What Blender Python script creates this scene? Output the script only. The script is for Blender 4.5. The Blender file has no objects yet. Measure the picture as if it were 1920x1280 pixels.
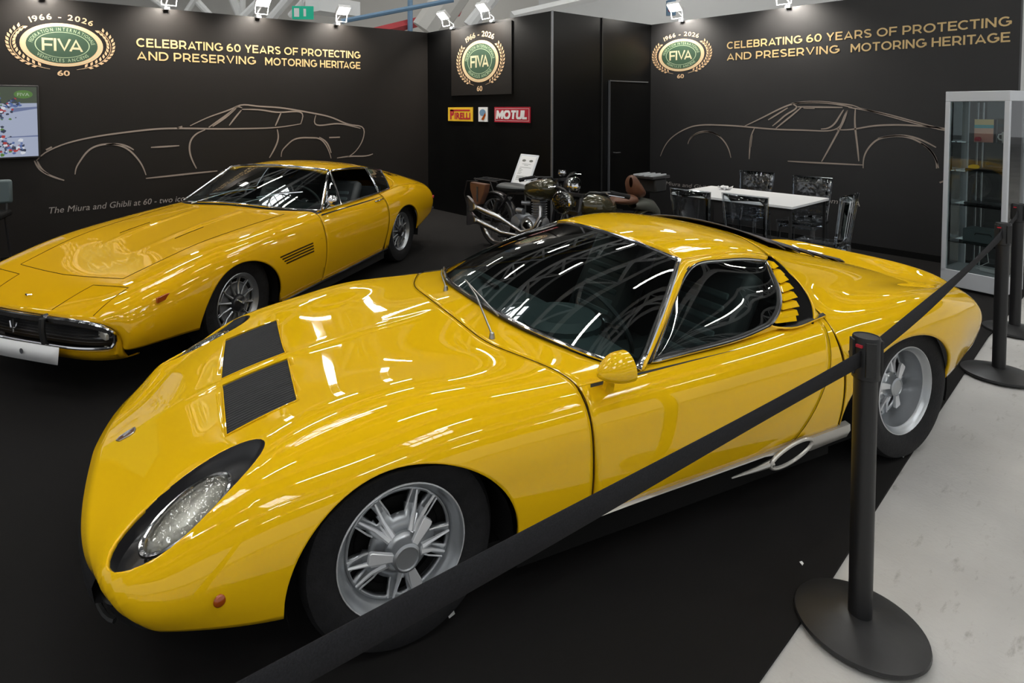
import bpy, bmesh, math, random
import numpy as np
from mathutils import Vector, Matrix
random.seed(7)
SC = bpy.context.scene
COL = SC.collection
PI = math.pi

# ------------------------------------------------------------------ camera
WTH = 0.6572336            # heading of the left stand wall relative to the lens; the scene is laid out on the walls
def OW(x, y):              # camera-aligned ground point -> wall-aligned ground point
    c, s = math.cos(WTH), math.sin(WTH)
    return (x*c + y*s, -x*s + y*c)
PITCH, ROLL, EYE = 0.0396211, 0.0043426, 1.67293
cam_data = bpy.data.cameras.new('camera')
cam = bpy.data.objects.new('camera', cam_data)
COL.objects.link(cam)
cam_data.sensor_fit = 'HORIZONTAL'; cam_data.sensor_width = 36.0
cam_data.lens = 1110.36/1920*36
cam_data.shift_x = (960-837.32)/1920
cam_data.shift_y = -(640-246.07)/1920
cam_data.clip_start = 0.02; cam_data.clip_end = 200
cp, sp = math.cos(PITCH), math.sin(PITCH); cr, sr = math.cos(ROLL), math.sin(ROLL)
A = np.array([[1,0,0],[0,-sp,-cp],[0,cp,-sp]]); B = np.array([[cr,sr,0],[-sr,cr,0],[0,0,1]])
Rm = B @ A
cw, sw = math.cos(WTH), math.sin(WTH)
T2 = np.array([[cw,sw,0],[-sw,cw,0],[0,0,1]])
right, down, fwd = (T2@Rm[0], T2@Rm[1], T2@Rm[2])
mw = Matrix.Identity(4)
for i in range(3):
    mw[i][0] = right[i]; mw[i][1] = -down[i]; mw[i][2] = -fwd[i]
mw[0][3], mw[1][3], mw[2][3] = 0, 0, EYE
cam.matrix_world = mw
SC.camera = cam

# ------------------------------------------------------------------ world and exposure
world = bpy.data.worlds.new('world'); SC.world = world; world.use_nodes = True
bg = world.node_tree.nodes['Background']
bg.inputs[0].default_value = (0.62, 0.64, 0.66, 1); bg.inputs[1].default_value = 0.92
SC.view_settings.view_transform = 'Standard'; SC.view_settings.look = 'None'
SC.view_settings.gamma = 1.0; SC.view_settings.use_curve_mapping = False
SC.view_settings.exposure = 0.0
try:
    SC.cycles.max_bounces = 10; SC.cycles.transparent_max_bounces = 24; SC.cycles.glossy_bounces = 5
    SC.cycles.use_denoising = True; SC.cycles.sample_clamp_indirect = 4.0
except Exception: pass

STRIP_POWER = 52.0
SKY_POWER = 11.0
FLOOD_W = 95.0

# ------------------------------------------------------------------ materials
MATS = {}
def mat(name, col, rough=0.5, metal=0.0, coat=0.0, coatr=0.03, spec=0.5, emis=None, estr=0.0):
    m = bpy.data.materials.new(name); m.use_nodes = True
    p = m.node_tree.nodes['Principled BSDF']
    p.inputs['Base Color'].default_value = (*col, 1)
    p.inputs['Roughness'].default_value = rough; p.inputs['Metallic'].default_value = metal
    p.inputs['Coat Weight'].default_value = coat; p.inputs['Coat Roughness'].default_value = coatr
    p.inputs['Specular IOR Level'].default_value = spec
    if emis: p.inputs['Emission Color'].default_value = (*emis, 1); p.inputs['Emission Strength'].default_value = estr
    MATS[name] = m; return m
def noisy(name, c1, c2, scale, rough=0.6, bump=0.0, detail=6, metal=0.0, bscale=None, spec=0.5, coat=0.0, lo=0.35, hi=0.65, stretch=None):
    m = mat(name, c1, rough, metal, spec=spec, coat=coat); nt = m.node_tree; N, L = nt.nodes, nt.links; p = N['Principled BSDF']
    tc = N.new('ShaderNodeTexCoord'); nz = N.new('ShaderNodeTexNoise'); nz.inputs['Scale'].default_value = scale; nz.inputs['Detail'].default_value = detail
    src = tc.outputs['Object']
    if stretch:
        mp = N.new('ShaderNodeMapping'); mp.inputs['Scale'].default_value = stretch; L.new(src, mp.inputs[0]); src = mp.outputs[0]
    L.new(src, nz.inputs['Vector'])
    r = N.new('ShaderNodeValToRGB'); r.color_ramp.elements[0].position = lo; r.color_ramp.elements[1].position = hi
    r.color_ramp.elements[0].color = (*c1,1); r.color_ramp.elements[1].color = (*c2,1)
    L.new(nz.outputs['Fac'], r.inputs[0]); L.new(r.outputs[0], p.inputs['Base Color'])
    if bump:
        n2 = N.new('ShaderNodeTexNoise'); n2.inputs['Scale'].default_value = bscale or scale*4; n2.inputs['Detail'].default_value = 3
        L.new(src, n2.inputs['Vector'])
        b = N.new('ShaderNodeBump'); b.inputs['Strength'].default_value = bump; b.inputs['Distance'].default_value = 0.01
        L.new(n2.outputs['Fac'], b.inputs['Height']); L.new(b.outputs[0], p.inputs['Normal'])
    return m
def glass(name, tint, refl=1.0, ior=1.5, rough=0.0, bump=0, bscale=40):
    m = bpy.data.materials.new(name); m.use_nodes = True; nt = m.node_tree; N, L = nt.nodes, nt.links
    N.clear(); out = N.new('ShaderNodeOutputMaterial'); mix = N.new('ShaderNodeMixShader'); fr = N.new('ShaderNodeFresnel')
    tr = N.new('ShaderNodeBsdfTransparent'); gl = N.new('ShaderNodeBsdfGlossy')
    tr.inputs[0].default_value = (*tint,1); gl.inputs[0].default_value = (refl,refl,refl,1); gl.inputs['Roughness'].default_value = rough
    fr.inputs['IOR'].default_value = ior
    L.new(fr.outputs[0], mix.inputs[0]); L.new(tr.outputs[0], mix.inputs[1]); L.new(gl.outputs[0], mix.inputs[2]); L.new(mix.outputs[0], out.inputs[0])
    if bump:
        tc = N.new('ShaderNodeTexCoord'); n2 = N.new('ShaderNodeTexVoronoi'); n2.inputs['Scale'].default_value = bscale; L.new(tc.outputs['Object'], n2.inputs['Vector'])
        b = N.new('ShaderNodeBump'); b.inputs['Strength'].default_value = bump; b.inputs['Distance'].default_value = 0.01
        L.new(n2.outputs['Distance'], b.inputs['Height']); L.new(b.outputs[0], gl.inputs['Normal']); L.new(b.outputs[0], fr.inputs['Normal'])
    MATS[name] = m; return m
mat('paint', (0.84,0.50,0.006), 0.45, 0.0, 1.0, 0.02, spec=0.0)
mat('paint2', (0.76,0.42,0.005), 0.45, 0.0, 1.0, 0.03, spec=0.0)
mat('black', (0.012,0.012,0.012), 0.55)
mat('liner', (0.006,0.006,0.006), 0.85, spec=0.15)
mat('satin', (0.02,0.02,0.022), 0.28)
mat('louvregrey', (0.085,0.08,0.086), 0.5)  # dark grey, lightened to stand in for reflections on the slat tops
mat('gap', (0.03,0.016,0.002), 0.8, spec=0.1)
mat('chrome', (0.82,0.82,0.84), 0.10, 1.0)
mat('steel', (0.50,0.51,0.53), 0.28, 1.0)
mat('alloy', (0.46,0.48,0.50), 0.36, 0.85)
mat('alloydark', (0.30,0.31,0.33), 0.42, 0.8)
mat('silver', (0.52,0.50,0.46), 0.35, 0.6, 0.4)
noisy('rubber', (0.008,0.008,0.009), (0.013,0.013,0.014), 30, 0.75, 0.2, spec=0.3)
mat('leather', (0.040,0.047,0.050), 0.5)
mat('dashmat', (0.085,0.115,0.12), 0.6)
mat('reflector', (0.70,0.69,0.64), 0.35, 0.55)
mat('slatblack', (0.022,0.022,0.023), 0.45, spec=0.35)
mat('brightalloy', (0.76,0.77,0.79), 0.28, 0.45)
mat('amber', (0.38,0.07,0.005), 0.2, coat=1.0)
mat('white', (0.80,0.80,0.80), 0.5)
mat('whitemetal', (0.62,0.64,0.67), 0.35, 0.2)
mat('brown', (0.13,0.055,0.030), 0.45)
mat('olive', (0.055,0.050,0.022), 0.22, 0.3, 1.0)
mat('greygreen', (0.13,0.135,0.115), 0.4, 0.2)
mat('gold', (0.62,0.44,0.20), 0.6)
mat('goldl', (0.66,0.45,0.26), 0.6)
mat('cream', (0.50,0.45,0.28), 0.6)
mat('green', (0.026,0.062,0.034), 0.6)
mat('greenlt', (0.35,0.45,0.28), 0.6)
mat('taupe', (0.30,0.245,0.205), 0.7)
mat('tagline', (0.34,0.31,0.29), 0.7)
mat('red', (0.45,0.02,0.04), 0.4)
mat('yellowsign', (0.80,0.50,0.03), 0.5)
mat('postblack', (0.010,0.010,0.011), 0.42)
noisy('basecap', (0.014,0.014,0.015), (0.02,0.02,0.021), 8, 0.38, 0.05)
noisy('strap', (0.011,0.011,0.013), (0.018,0.018,0.021), 300, 0.8, 0.3, spec=0.2)
noisy('wallblackL', (0.0085,0.0068,0.0056), (0.0098,0.0078,0.0066), 3, 0.60, 0.03, bscale=200, spec=0.30)
noisy('wallblackR', (0.0165,0.016,0.0165), (0.0185,0.018,0.0185), 3, 0.6, 0.03, bscale=200, spec=0.45)
noisy('wallpanel', (0.0025,0.0025,0.0026), (0.0034,0.0034,0.0034), 3, 0.38, 0.02, bscale=100, spec=0.25)
noisy('carpet', (0.008,0.0072,0.007), (0.018,0.0165,0.016), 900, 0.9, 0.7, spec=0.22, bscale=700)
mat('hallwall', (0.74,0.75,0.75), 0.9)
mat('roofgrey', (0.055,0.058,0.06), 0.9)
mat('trussw', (0.80,0.81,0.81), 0.7)
mat('ductgrey', (0.58,0.57,0.54), 0.7)
mat('blue', (0.16,0.28,0.42), 0.5)
mat('redbeam', (0.45,0.05,0.06), 0.6)
mat('exitgreen', (0.0,0.25,0.15), 0.5, emis=(0.0,0.45,0.28), estr=0.35)
mat('tube', (1,1,1), 0.5, emis=(1.0,0.97,0.9), estr=STRIP_POWER)
mat('skylight', (1,1,1), 0.5, emis=(0.93,0.97,1.0), estr=SKY_POWER)
mat('floodlens', (1,1,1), 0.5, emis=(1.0,0.95,0.85), estr=30)
glass('windscreen', (0.66,0.76,0.74), 1.0, 1.85)
glass('panel_glass', (0.86,0.90,0.90), 1.0, 1.45)
glass('lensglass', (0.80,0.80,0.78), 1.0, 1.8, 0.05, 0.5, 60)
glass('acrylic', (0.90,0.92,0.94), 1.0, 1.65, 0.03, .7, 15)
glass('acrylicplain', (0.84,0.87,0.90), 1.0, 1.55, 0.03)
def concrete():
    m = noisy('concrete', (0.43,0.42,0.405), (0.55,0.54,0.52), 1.4, 0.6, 0.25, bscale=60, detail=10)
    nt = m.node_tree; N, L = nt.nodes, nt.links; p = N['Principled BSDF']
    ramp = [n for n in N if n.type == 'VALTORGB'][0]
    tc = N.new('ShaderNodeTexCoord'); mp = N.new('ShaderNodeMapping'); mp.inputs['Scale'].default_value = (1,3.5,1); L.new(tc.outputs['Object'], mp.inputs[0])
    nz = N.new('ShaderNodeTexNoise'); nz.inputs['Scale'].default_value = 5; nz.inputs['Detail'].default_value = 8; nz.inputs['Roughness'].default_value = 0.7; L.new(mp.outputs[0], nz.inputs['Vector'])
    r2 = N.new('ShaderNodeValToRGB'); r2.color_ramp.elements[0].position = 0.28; r2.color_ramp.elements[1].position = 0.42
    r2.color_ramp.elements[0].color = (0.62,0.6,0.58,1); r2.color_ramp.elements[1].color = (1,1,1,1); L.new(nz.outputs['Fac'], r2.inputs[0])
    mx = N.new('ShaderNodeMix'); mx.data_type = 'RGBA'; mx.blend_type = 'MULTIPLY'; mx.inputs['Factor'].default_value = 1
    L.new(ramp.outputs[0], mx.inputs[6]); L.new(r2.outputs[0], mx.inputs[7]); L.new(mx.outputs[2], p.inputs['Base Color'])
concrete()
def tvmat():
    m = mat('tvpicture', (0,0,0), 0.3)
    return m
tvmat()

# ------------------------------------------------------------------ helpers
def tag(o, label=None, cat=None, group=None, kind=None):
    if label: o['label'] = label
    if cat: o['category'] = cat
    if group: o['group'] = group
    if kind: o['kind'] = kind
    return o
def empty(name, loc=(0,0,0), rz=0.0, label=None, cat=None, group=None):
    o = bpy.data.objects.new(name, None); COL.objects.link(o); o.location = loc; o.rotation_euler = (0,0,rz)
    o.empty_display_size = 0.1
    return tag(o, label, cat, group)
def link(name, me, mats, parent=None):
    o = bpy.data.objects.new(name, me); COL.objects.link(o)
    for m in (mats if isinstance(mats, (list, tuple)) else [mats]): me.materials.append(MATS[m])
    if parent: o.parent = parent
    return o
class G:
    """collects verts and faces; build() links them as one mesh"""
    def __init__(s): s.v = []; s.f = []; s.mi = []
    def add(s, vs, fs, mi=0):
        b = len(s.v); s.v += [tuple(map(float, p)) for p in vs]; s.f += [tuple(b+i for i in f) for f in fs]; s.mi += [mi]*len(fs); return s
    def box(s, c, d, rz=0.0, tap=1.0, rx=0.0, mi=0, R=None):
        hx, hy, hz = d[0]/2, d[1]/2, d[2]/2
        vs = []
        for z, t in ((-hz,1.0),(hz,tap)):
            for x, y in ((-hx,-hy),(hx,-hy),(hx,hy),(-hx,hy)): vs.append(Vector((x*t, y*t, z)))
        M = R if R is not None else (Matrix.Rotation(rz,3,'Z') @ Matrix.Rotation(rx,3,'X'))
        vs = [M @ v + Vector(c) for v in vs]
        return s.add(vs, [(3,2,1,0),(4,5,6,7),(0,1,5,4),(1,2,6,5),(2,3,7,6),(3,0,4,7)], mi)
    def tube(s, pts, r, n=8, closed=False, mi=0, caps=True, flat=None):
        P = [Vector(p) for p in pts]; m = len(P); rs = r if isinstance(r, (list, tuple)) else [r]*m
        rings = []; prev = None
        for i in range(m):
            if closed: t = P[(i+1)%m]-P[i-1]
            else: t = P[min(i+1,m-1)]-P[max(i-1,0)]
            if t.length < 1e-9: t = Vector((0,0,1))
            t.normalize()
            if prev is None:
                a = Vector((0,0,1)) if abs(t.z) < 0.9 else Vector((1,0,0)); u = t.cross(a).normalized()
            else:
                u = prev - t*prev.dot(t)
                u = u.normalized() if u.length > 1e-6 else t.orthogonal().normalized()
            prev = u; w = t.cross(u)
            k2 = flat or 1.0
            rings.append([P[i]+(u*math.cos(2*PI*k/n)+w*math.sin(2*PI*k/n)*k2)*rs[i] for k in range(n)])
        vs = [q for ring in rings for q in ring]; fs = []
        for i in range(m if closed else m-1):
            j = (i+1) % m
            for k in range(n): fs.append((i*n+k, i*n+(k+1)%n, j*n+(k+1)%n, j*n+k))
        if not closed and caps: fs.append(tuple(range(n))[::-1]); fs.append(tuple((m-1)*n+k for k in range(n)))
        return s.add(vs, fs, mi)
    def lathe(s, prof, n=32, axis='Z', c=(0,0,0), mi=0, closed=False):
        vs = []; fs = []; m = len(prof)
        for i, (r, h) in enumerate(prof):
            for k in range(n):
                a = 2*PI*k/n; x, y, z = r*math.cos(a), r*math.sin(a), h
                if axis == 'Y': x, y, z = x, h, y
                if axis == 'X': x, y, z = h, x, y
                vs.append((x+c[0], y+c[1], z+c[2]))
        for i in range(m if closed else m-1):
            j = (i+1) % m
            for k in range(n): fs.append((i*n+k, i*n+(k+1)%n, j*n+(k+1)%n, j*n+k))
        return s.add(vs, fs, mi)
    def grid(s, P, mi=0, closeu=False):
        a, b = P.shape[:2]; fs = []
        for i in range(a-1):
            for j in range(b-1): fs.append((i*b+j, (i+1)*b+j, (i+1)*b+j+1, i*b+j+1))
        return s.add([tuple(p) for p in P.reshape(-1,3)], fs, mi)
    def build(s, name, mats, parent=None, smooth=True, bev=0.0, solid=0.0, offset=-1.0, inner=0, merge=1e-5, angle=0.7, subd=0, out=None):
        me = bpy.data.meshes.new(name); me.from_pydata(s.v, [], s.f)
        for p, k in zip(me.polygons, s.mi): p.material_index = k
        bm = bmesh.new(); bm.from_mesh(me); bmesh.ops.remove_doubles(bm, verts=bm.verts, dist=merge)
        bmesh.ops.recalc_face_normals(bm, faces=bm.faces)
        if out: orient(bm, out)
        bm.to_mesh(me); bm.free()
        if smooth:
            me.polygons.foreach_set('use_smooth', [True]*len(me.polygons))
            me.set_sharp_from_angle(angle=angle)
        o = link(name, me, mats, parent)
        if bev:
            b = o.modifiers.new('b','BEVEL'); b.width = bev; b.segments = 2; b.limit_method = 'ANGLE'; b.angle_limit = 0.7
        if subd:
            b = o.modifiers.new('s','SUBSURF'); b.levels = subd; b.render_levels = subd
        if solid:
            b = o.modifiers.new('t','SOLIDIFY'); b.thickness = solid; b.offset = offset; b.material_offset = inner
        return o
def orient(bm, out):
    o = Vector(out); t = sum(f.calc_area()*f.normal.dot(f.calc_center_median()-o) for f in bm.faces)
    if t < 0: bmesh.ops.reverse_faces(bm, faces=bm.faces)
def copy_tree(o, parent=None):
    c = o.copy(); COL.objects.link(c); c.parent = parent
    for ch in list(o.children): copy_tree(ch, c)
    return c
_TC = {}
def text_verts(s, bold=0.0, size=1.0, shear=0.0):
    key = (s, bold, size, shear)
    if key not in _TC: _TC[key] = _text_verts(s, bold, size, shear)
    return _TC[key]
def _text_verts(s, bold=0.0, size=1.0, shear=0.0):
    cu = bpy.data.curves.new('t','FONT'); cu.body = s; cu.size = size; cu.offset = bold; cu.resolution_u = 3; cu.shear = shear
    ob = bpy.data.objects.new('t', cu)
    me = ob.to_mesh()
    vs = [tuple(v.co) for v in me.vertices]; fs = [tuple(p.vertices) for p in me.polygons]
    ob.to_mesh_clear()
    bpy.data.objects.remove(ob); bpy.data.curves.remove(cu)
    return vs, fs
def _arc(cx, cy, rx, ry, a0, a1, n=14): return [(cx+rx*math.cos(math.radians(a0+(a1-a0)*i/n)), cy+ry*math.sin(math.radians(a0+(a1-a0)*i/n))) for i in range(n+1)]
_T = .085      # half stroke
def _glyphs():
    t = _T; b, u = t, 1-t; o = {}
    o['C'] = (.84,[_arc(.47,.5,.47-t,.5-t,48,312)]); o['G'] = (.90,[_arc(.47,.5,.47-t,.5-t,48,345)+[(.86,.36),(.86,.48)],[(.54,.48),(.90,.48)]])
    o['O'] = (.98,[_arc(.49,.5,.49-t,.5-t,0,360,28)]); o['E'] = (.70,[[(t,0),(t,1)],[(t,u),(.68,u)],[(t,.51),(.62,.51)],[(t,b),(.70,b)]]); o['F'] = (.68,[[(t,0),(t,1)],[(t,u),(.68,u)],[(t,.47),(.62,.47)]])
    o['L'] = (.62,[[(t,0),(t,1)],[(t,b),(.62,b)]]); o['U'] = (.78,[[(t,1),(t,.36)]+_arc(.39,.36,.39-t,.36-t,180,360)+[(.78-t,1)]]); o['T'] = (.72,[[(.36,0),(.36,1)],[(0,u),(.72,u)]]); o['I'] = (.17,[[(t,0),(t,1)]])
    o['H'] = (.78,[[(t,0),(t,1)],[(.78-t,0),(.78-t,1)],[(t,.5),(.78-t,.5)]]); o['N'] = (.80,[[(t,0),(t,1)],[(.80-t,0),(.80-t,1)],[(t,.97),(.80-t,.03)]])
    o['M'] = (.96,[[(t,0),(t,1)],[(.96-t,0),(.96-t,1)],[(t,.95),(.48,.30),(.96-t,.95)]]); o['V'] = (.88,[[(.09,1),(.44,.04),(.79,1)]]); o['A'] = (.90,[[(.09,0),(.45,.96),(.81,0)],[(.22,.26),(.68,.26)]])
    o['Y'] = (.80,[[(.08,1),(.40,.42),(.72,1)],[(.40,0),(.40,.42)]])
    bowl = lambda x, y0, y1, r: [(t,y1),(x-r,y1)]+_arc(x-r,(y0+y1)/2,r,(y1-y0)/2,90,-90)+[(t,y0)]
    o['P'] = (.74,[[(t,0),(t,1)],bowl(.74-t,.37,u,.26)]); o['R'] = (.76,[[(t,0),(t,1)],bowl(.74-t,.37,u,.26),[(.44,.37),(.70,0)]])
    o['B'] = (.76,[[(t,0),(t,1)],bowl(.71-t,.52,u,.22),bowl(.76-t,b,.52,.22)]); o['D'] = (.88,[[(t,0),(t,1)],bowl(.88-t,b,u,.40)])
    o['S'] = (.70,[_arc(.35,.73,.27,.19,30,200,12)+_arc(.36,.27,.27,.19,110-20,-150,14)]); o['6'] = (.72,[_arc(.36,.31,.28,.23,0,360,22),_arc(.52,.42,.44,.50,95,185,10)]); o['0'] = (.76,[_arc(.38,.5,.38-t,.5-t,0,360,26)])
    return o
GLY = _glyphs()
def stroke_text(pl, s, x0, x1, y0, cap, h=.004, g=None, wt=1.0, gap=.11, shear=0.0):
    """geometric capitals drawn as flat strokes, fitted between x0 and x1"""
    kern = lambda i: -.07 if i and s[i-1]+s[i] in ('CT','AG','AC','EC') else -.20 if i and s[i-1]+s[i] in ('VA','AV','AT','TA','LT','RA') and not s[i-1]+s[i] == 'RA' else 0.0
    g = g or G(); W = sum(((GLY[c][0]+gap) if c != ' ' else .34)+kern(i) for i,c in enumerate(s))-gap; kx = (x1-x0)/W; x = 0
    for ci, c in enumerate(s):
        x += kern(ci)
        if c == ' ': x += .34; continue
        w, st = GLY[c]
        for si, L_ in enumerate(st):
            P = [np.array(((x+a+shear*b_)*kx, b_*cap)) for a, b_ in L_]; hw = _T*cap*wt; vs = []; n = len(P); closed = np.linalg.norm(P[0]-P[-1]) < 1e-6
            for i in range(n):
                if closed: a_, b_ = P[i-1 if i else -2], P[i+1 if i < n-1 else 1]
                else: a_, b_ = P[max(i-1,0)], P[min(i+1,n-1)]
                d1 = P[i]-a_; d2 = b_-P[i]; d1 = d1/(np.linalg.norm(d1)+1e-9) if np.linalg.norm(d1) > 1e-9 else d2/(np.linalg.norm(d2)+1e-9); d2 = d2/(np.linalg.norm(d2)+1e-9) if np.linalg.norm(d2) > 1e-9 else d1
                d = d1+d2; d /= (np.linalg.norm(d)+1e-9); nn = np.array((-d[1],d[0])); m = 1/max(.45,abs(float(nn@np.array((-d2[1],d2[0]))))); q1, q2 = P[i]+nn*hw*m, P[i]-nn*hw*m
                vs += [pl.p(x0+q1[0],y0+min(max(q1[1],0),cap),h+si*1e-5), pl.p(x0+q2[0],y0+min(max(q2[1],0),cap),h+si*1e-5)]
            g.add(vs, [(2*i,2*i+1,2*i+3,2*i+2) for i in range(n-1)])
        x += w+gap
    return g
class Plane:
    """2-D drawing plane: origin o, right ex, up ez, normal n towards the viewer"""
    def __init__(s, o, ex, ez, n): s.o, s.ex, s.ez, s.n = map(Vector, (o, ex, ez, n))
    def p(s, x, y, h=0.0): return s.o + s.ex*x + s.ez*y + s.n*h
def put_text(pl, s, x0, x1, ybase, cap, h=0.004, bold=0.0, shear=0.0, g=None):
    vs, fs = text_verts(s, bold, 1.0, shear)
    xs = [v[0] for v in vs]; a, b = min(xs), max(xs)
    capv, _ = text_verts('E', bold); ch = max(v[1] for v in capv)
    sx = (x1-x0)/(b-a); sy = cap/ch
    g = g or G()
    g.add([pl.p(x0+(v[0]-a)*sx, ybase+v[1]*sy, h) for v in vs], fs); return g
def arc_text(pl, s, cx, cy, rx, ry, a0, a1, cap, h=0.004, bold=0.0, inward=False, g=None, wscale=1.0):
    """letters spread from angle a0 to a1 on an ellipse; inward: read from below"""
    g = g or G(); adv = []; gl = []
    ch = max(v[1] for v in text_verts('E', bold)[0]); k = cap/ch
    for c in s:
        if c == ' ': adv.append(0.35); gl.append(None); continue
        vs, fs = text_verts(c, bold); xs = [v[0] for v in vs]; w = max(xs)-min(xs); adv.append(w+0.12); gl.append((vs, fs, min(xs), w))
    tot = sum(adv); pos = 0
    for A_, gg in zip(adv, gl):
        mid = pos + A_/2; pos += A_
        if gg is None: continue
        t = a0+(a1-a0)*mid/tot; px, py = cx+rx*math.cos(t), cy+ry*math.sin(t)
        tx, ty = -rx*math.sin(t), ry*math.cos(t)
        if not inward: tx, ty = -tx, -ty
        L_ = math.hypot(tx, ty); tx /= L_; ty /= L_; nx, ny = -ty, tx
        vs, fs, m0, w = gg
        g.add([pl.p(px+tx*(v[0]-m0-w/2)*k*wscale+nx*(v[1]-ch/2)*k, py+ty*(v[0]-m0-w/2)*k*wscale+ny*(v[1]-ch/2)*k, h) for v in vs], fs)
    return g
def ribbon(pl, pts, w, h=0.003, g=None):
    g = g or G(); n = len(pts)
    # smooth the polyline
    P = np.array(pts, float); t = np.r_[0, np.cumsum(np.linalg.norm(np.diff(P,axis=0),axis=1))]
    if n > 2:
        tt = np.linspace(0, t[-1], max(8, n*4)); Bm = spl_basis(t, tt); P = Bm @ P
    n = len(P); vs = []
    for i in range(n):
        d = P[min(i+1,n-1)]-P[max(i-1,0)]; d = d/(np.linalg.norm(d)+1e-9); e = 0.35+0.65*math.sin(PI*min(1,max(0,(i+0.5)/n)))**0.5
        nx, ny = -d[1]*w/2*e, d[0]*w/2*e
        vs += [pl.p(P[i][0]+nx, P[i][1]+ny, h), pl.p(P[i][0]-nx, P[i][1]-ny, h)]
    g.add(vs, [(2*i,2*i+1,2*i+3,2*i+2) for i in range(n-1)]); return g
def disc2(pl, cx, cy, rx, ry, h, g=None, n=48, r_in=0.0):
    g = g or G()
    if r_in:
        vs = [pl.p(cx+rx*f*math.cos(2*PI*k/n), cy+ry*f*math.sin(2*PI*k/n), h) for f in (1, r_in) for k in range(n)]
        g.add(vs, [(k,(k+1)%n,n+(k+1)%n,n+k) for k in range(n)])
    else:
        g.add([pl.p(cx+rx*math.cos(2*PI*k/n), cy+ry*math.sin(2*PI*k/n), h) for k in range(n)], [tuple(range(n))])
    return g

# ---- natural cubic spline machinery
def spl_basis(x, xe):
    """matrix B with f(xe) = B @ f(x): natural cubic spline"""
    x = np.asarray(x, float); xe = np.asarray(xe, float); n = len(x); h = np.diff(x)
    Am = np.zeros((n,n)); Rm_ = np.zeros((n,n)); Am[0,0] = Am[-1,-1] = 1
    for i in range(1,n-1):
        Am[i,i-1] = h[i-1]; Am[i,i] = 2*(h[i-1]+h[i]); Am[i,i+1] = h[i]
        Rm_[i,i-1] = 6/h[i-1]; Rm_[i,i] = -6/h[i-1]-6/h[i]; Rm_[i,i+1] = 6/h[i]
    S2 = np.linalg.solve(Am, Rm_)
    k = np.clip(np.searchsorted(x, xe, side='right')-1, 0, n-2)
    a = (x[k+1]-xe)/h[k]; b = (xe-x[k])/h[k]
    Bm = np.zeros((len(xe), n)); r = np.arange(len(xe))
    np.add.at(Bm, (r,k), a); np.add.at(Bm, (r,k+1), b)
    Bm += ((a**3-a)*h[k]**2/6)[:,None]*S2[k] + ((b**3-b)*h[k]**2/6)[:,None]*S2[k+1]
    return Bm
def curve3(pts, n=24):
    P = np.array(pts, float); t = np.r_[0, np.cumsum(np.linalg.norm(np.diff(P,axis=0),axis=1))]
    if len(P) == 2: return P[0]+(P[1]-P[0])*np.linspace(0,1,n)[:,None]
    return spl_basis(t, np.linspace(0,t[-1],n)) @ P
def lerp_tab(tab, v):
    v = np.asarray(v, float); return np.interp(v, [a for a,_ in tab], [b for _,b in tab])
def smooth_tab(tab, v):
    a = np.array([q[0] for q in tab]); b = np.array([q[1] for q in tab])
    return (spl_basis(a, np.asarray(v, float).ravel()) @ b).reshape(np.shape(v))
class Surf:
    """loft: rows keyed by u (= x), nine half-columns 0 (centre) .. 8 (sill), mirrored; far side = +v = +y, near side = -v = -y"""
    def __init__(s, rows):
        us = []; T = []
        for r in rows:
            u = r[0]; half = []
            for c in r[1]:
                half.append((c[2] if len(c) > 2 else u, c[0], c[1]))
            us.append(u); half = np.array(half)
            neg = half[:0:-1].copy(); neg[:,1] *= -1
            T.append(np.vstack([neg, half]))
        s.u = np.array(us); s.T = np.array(T); s.v = np.arange(-8,9).astype(float)
    def ev(s, U, V):
        sh = np.shape(U); Bu = spl_basis(s.u, np.ravel(U)); Bv = spl_basis(s.v, np.ravel(V))
        return np.einsum('ki,kj,ijc->kc', Bu, Bv, s.T).reshape(sh+(3,))
    def v_at_z(s, u, z, lo=3.0, hi=8.0):
        """per u: side parameter v>0 where the height is z (height falls with v)"""
        u = np.asarray(u, float); a = np.full(u.shape, lo); b = np.full(u.shape, hi)
        for _ in range(30):
            m = (a+b)/2; zz = s.ev(u, m)[...,2]; a = np.where(zz > z, m, a); b = np.where(zz > z, b, m)
        return (a+b)/2
    def xy(s, x, y):
        """surface point above plan position"""
        u, v = x, math.copysign(min(8, abs(y)/0.16), y)
        for _ in range(25):
            p = s.ev(np.array([u]), np.array([v]))[0]; e = 1e-3
            pu = (s.ev(np.array([u+e]), np.array([v]))[0]-p)/e; pv = (s.ev(np.array([u]), np.array([v+e]))[0]-p)/e
            J = np.array([[pu[0],pv[0]],[pu[1],pv[1]]]); d = np.linalg.lstsq(J, np.array([x-p[0], y-p[1]]), rcond=None)[0]
            u += d[0]; v += float(np.clip(d[1],-1,1))
        return s.ev(np.array([u]), np.array([v]))[0]
def coons(c0, c1, d0, d1, n=16, m=12, bulge=(0,0,0)):
    """c0,c1: bottom and top (s direction), d0,d1: left and right (t direction)"""
    C0, C1, D0, D1 = curve3(c0,n), curve3(c1,n), curve3(d0,m), curve3(d1,m)
    s = np.linspace(0,1,n)[:,None,None]; t = np.linspace(0,1,m)[None,:,None]
    P = (1-t)*C0[:,None]+t*C1[:,None]+(1-s)*D0[None]+s*D1[None] \
        - ((1-s)*(1-t)*C0[0]+s*(1-t)*C0[-1]+(1-s)*t*C1[0]+s*t*C1[-1])
    return P + np.array(bulge)*(4*s*(1-s))*(4*t*(1-t))
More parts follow.
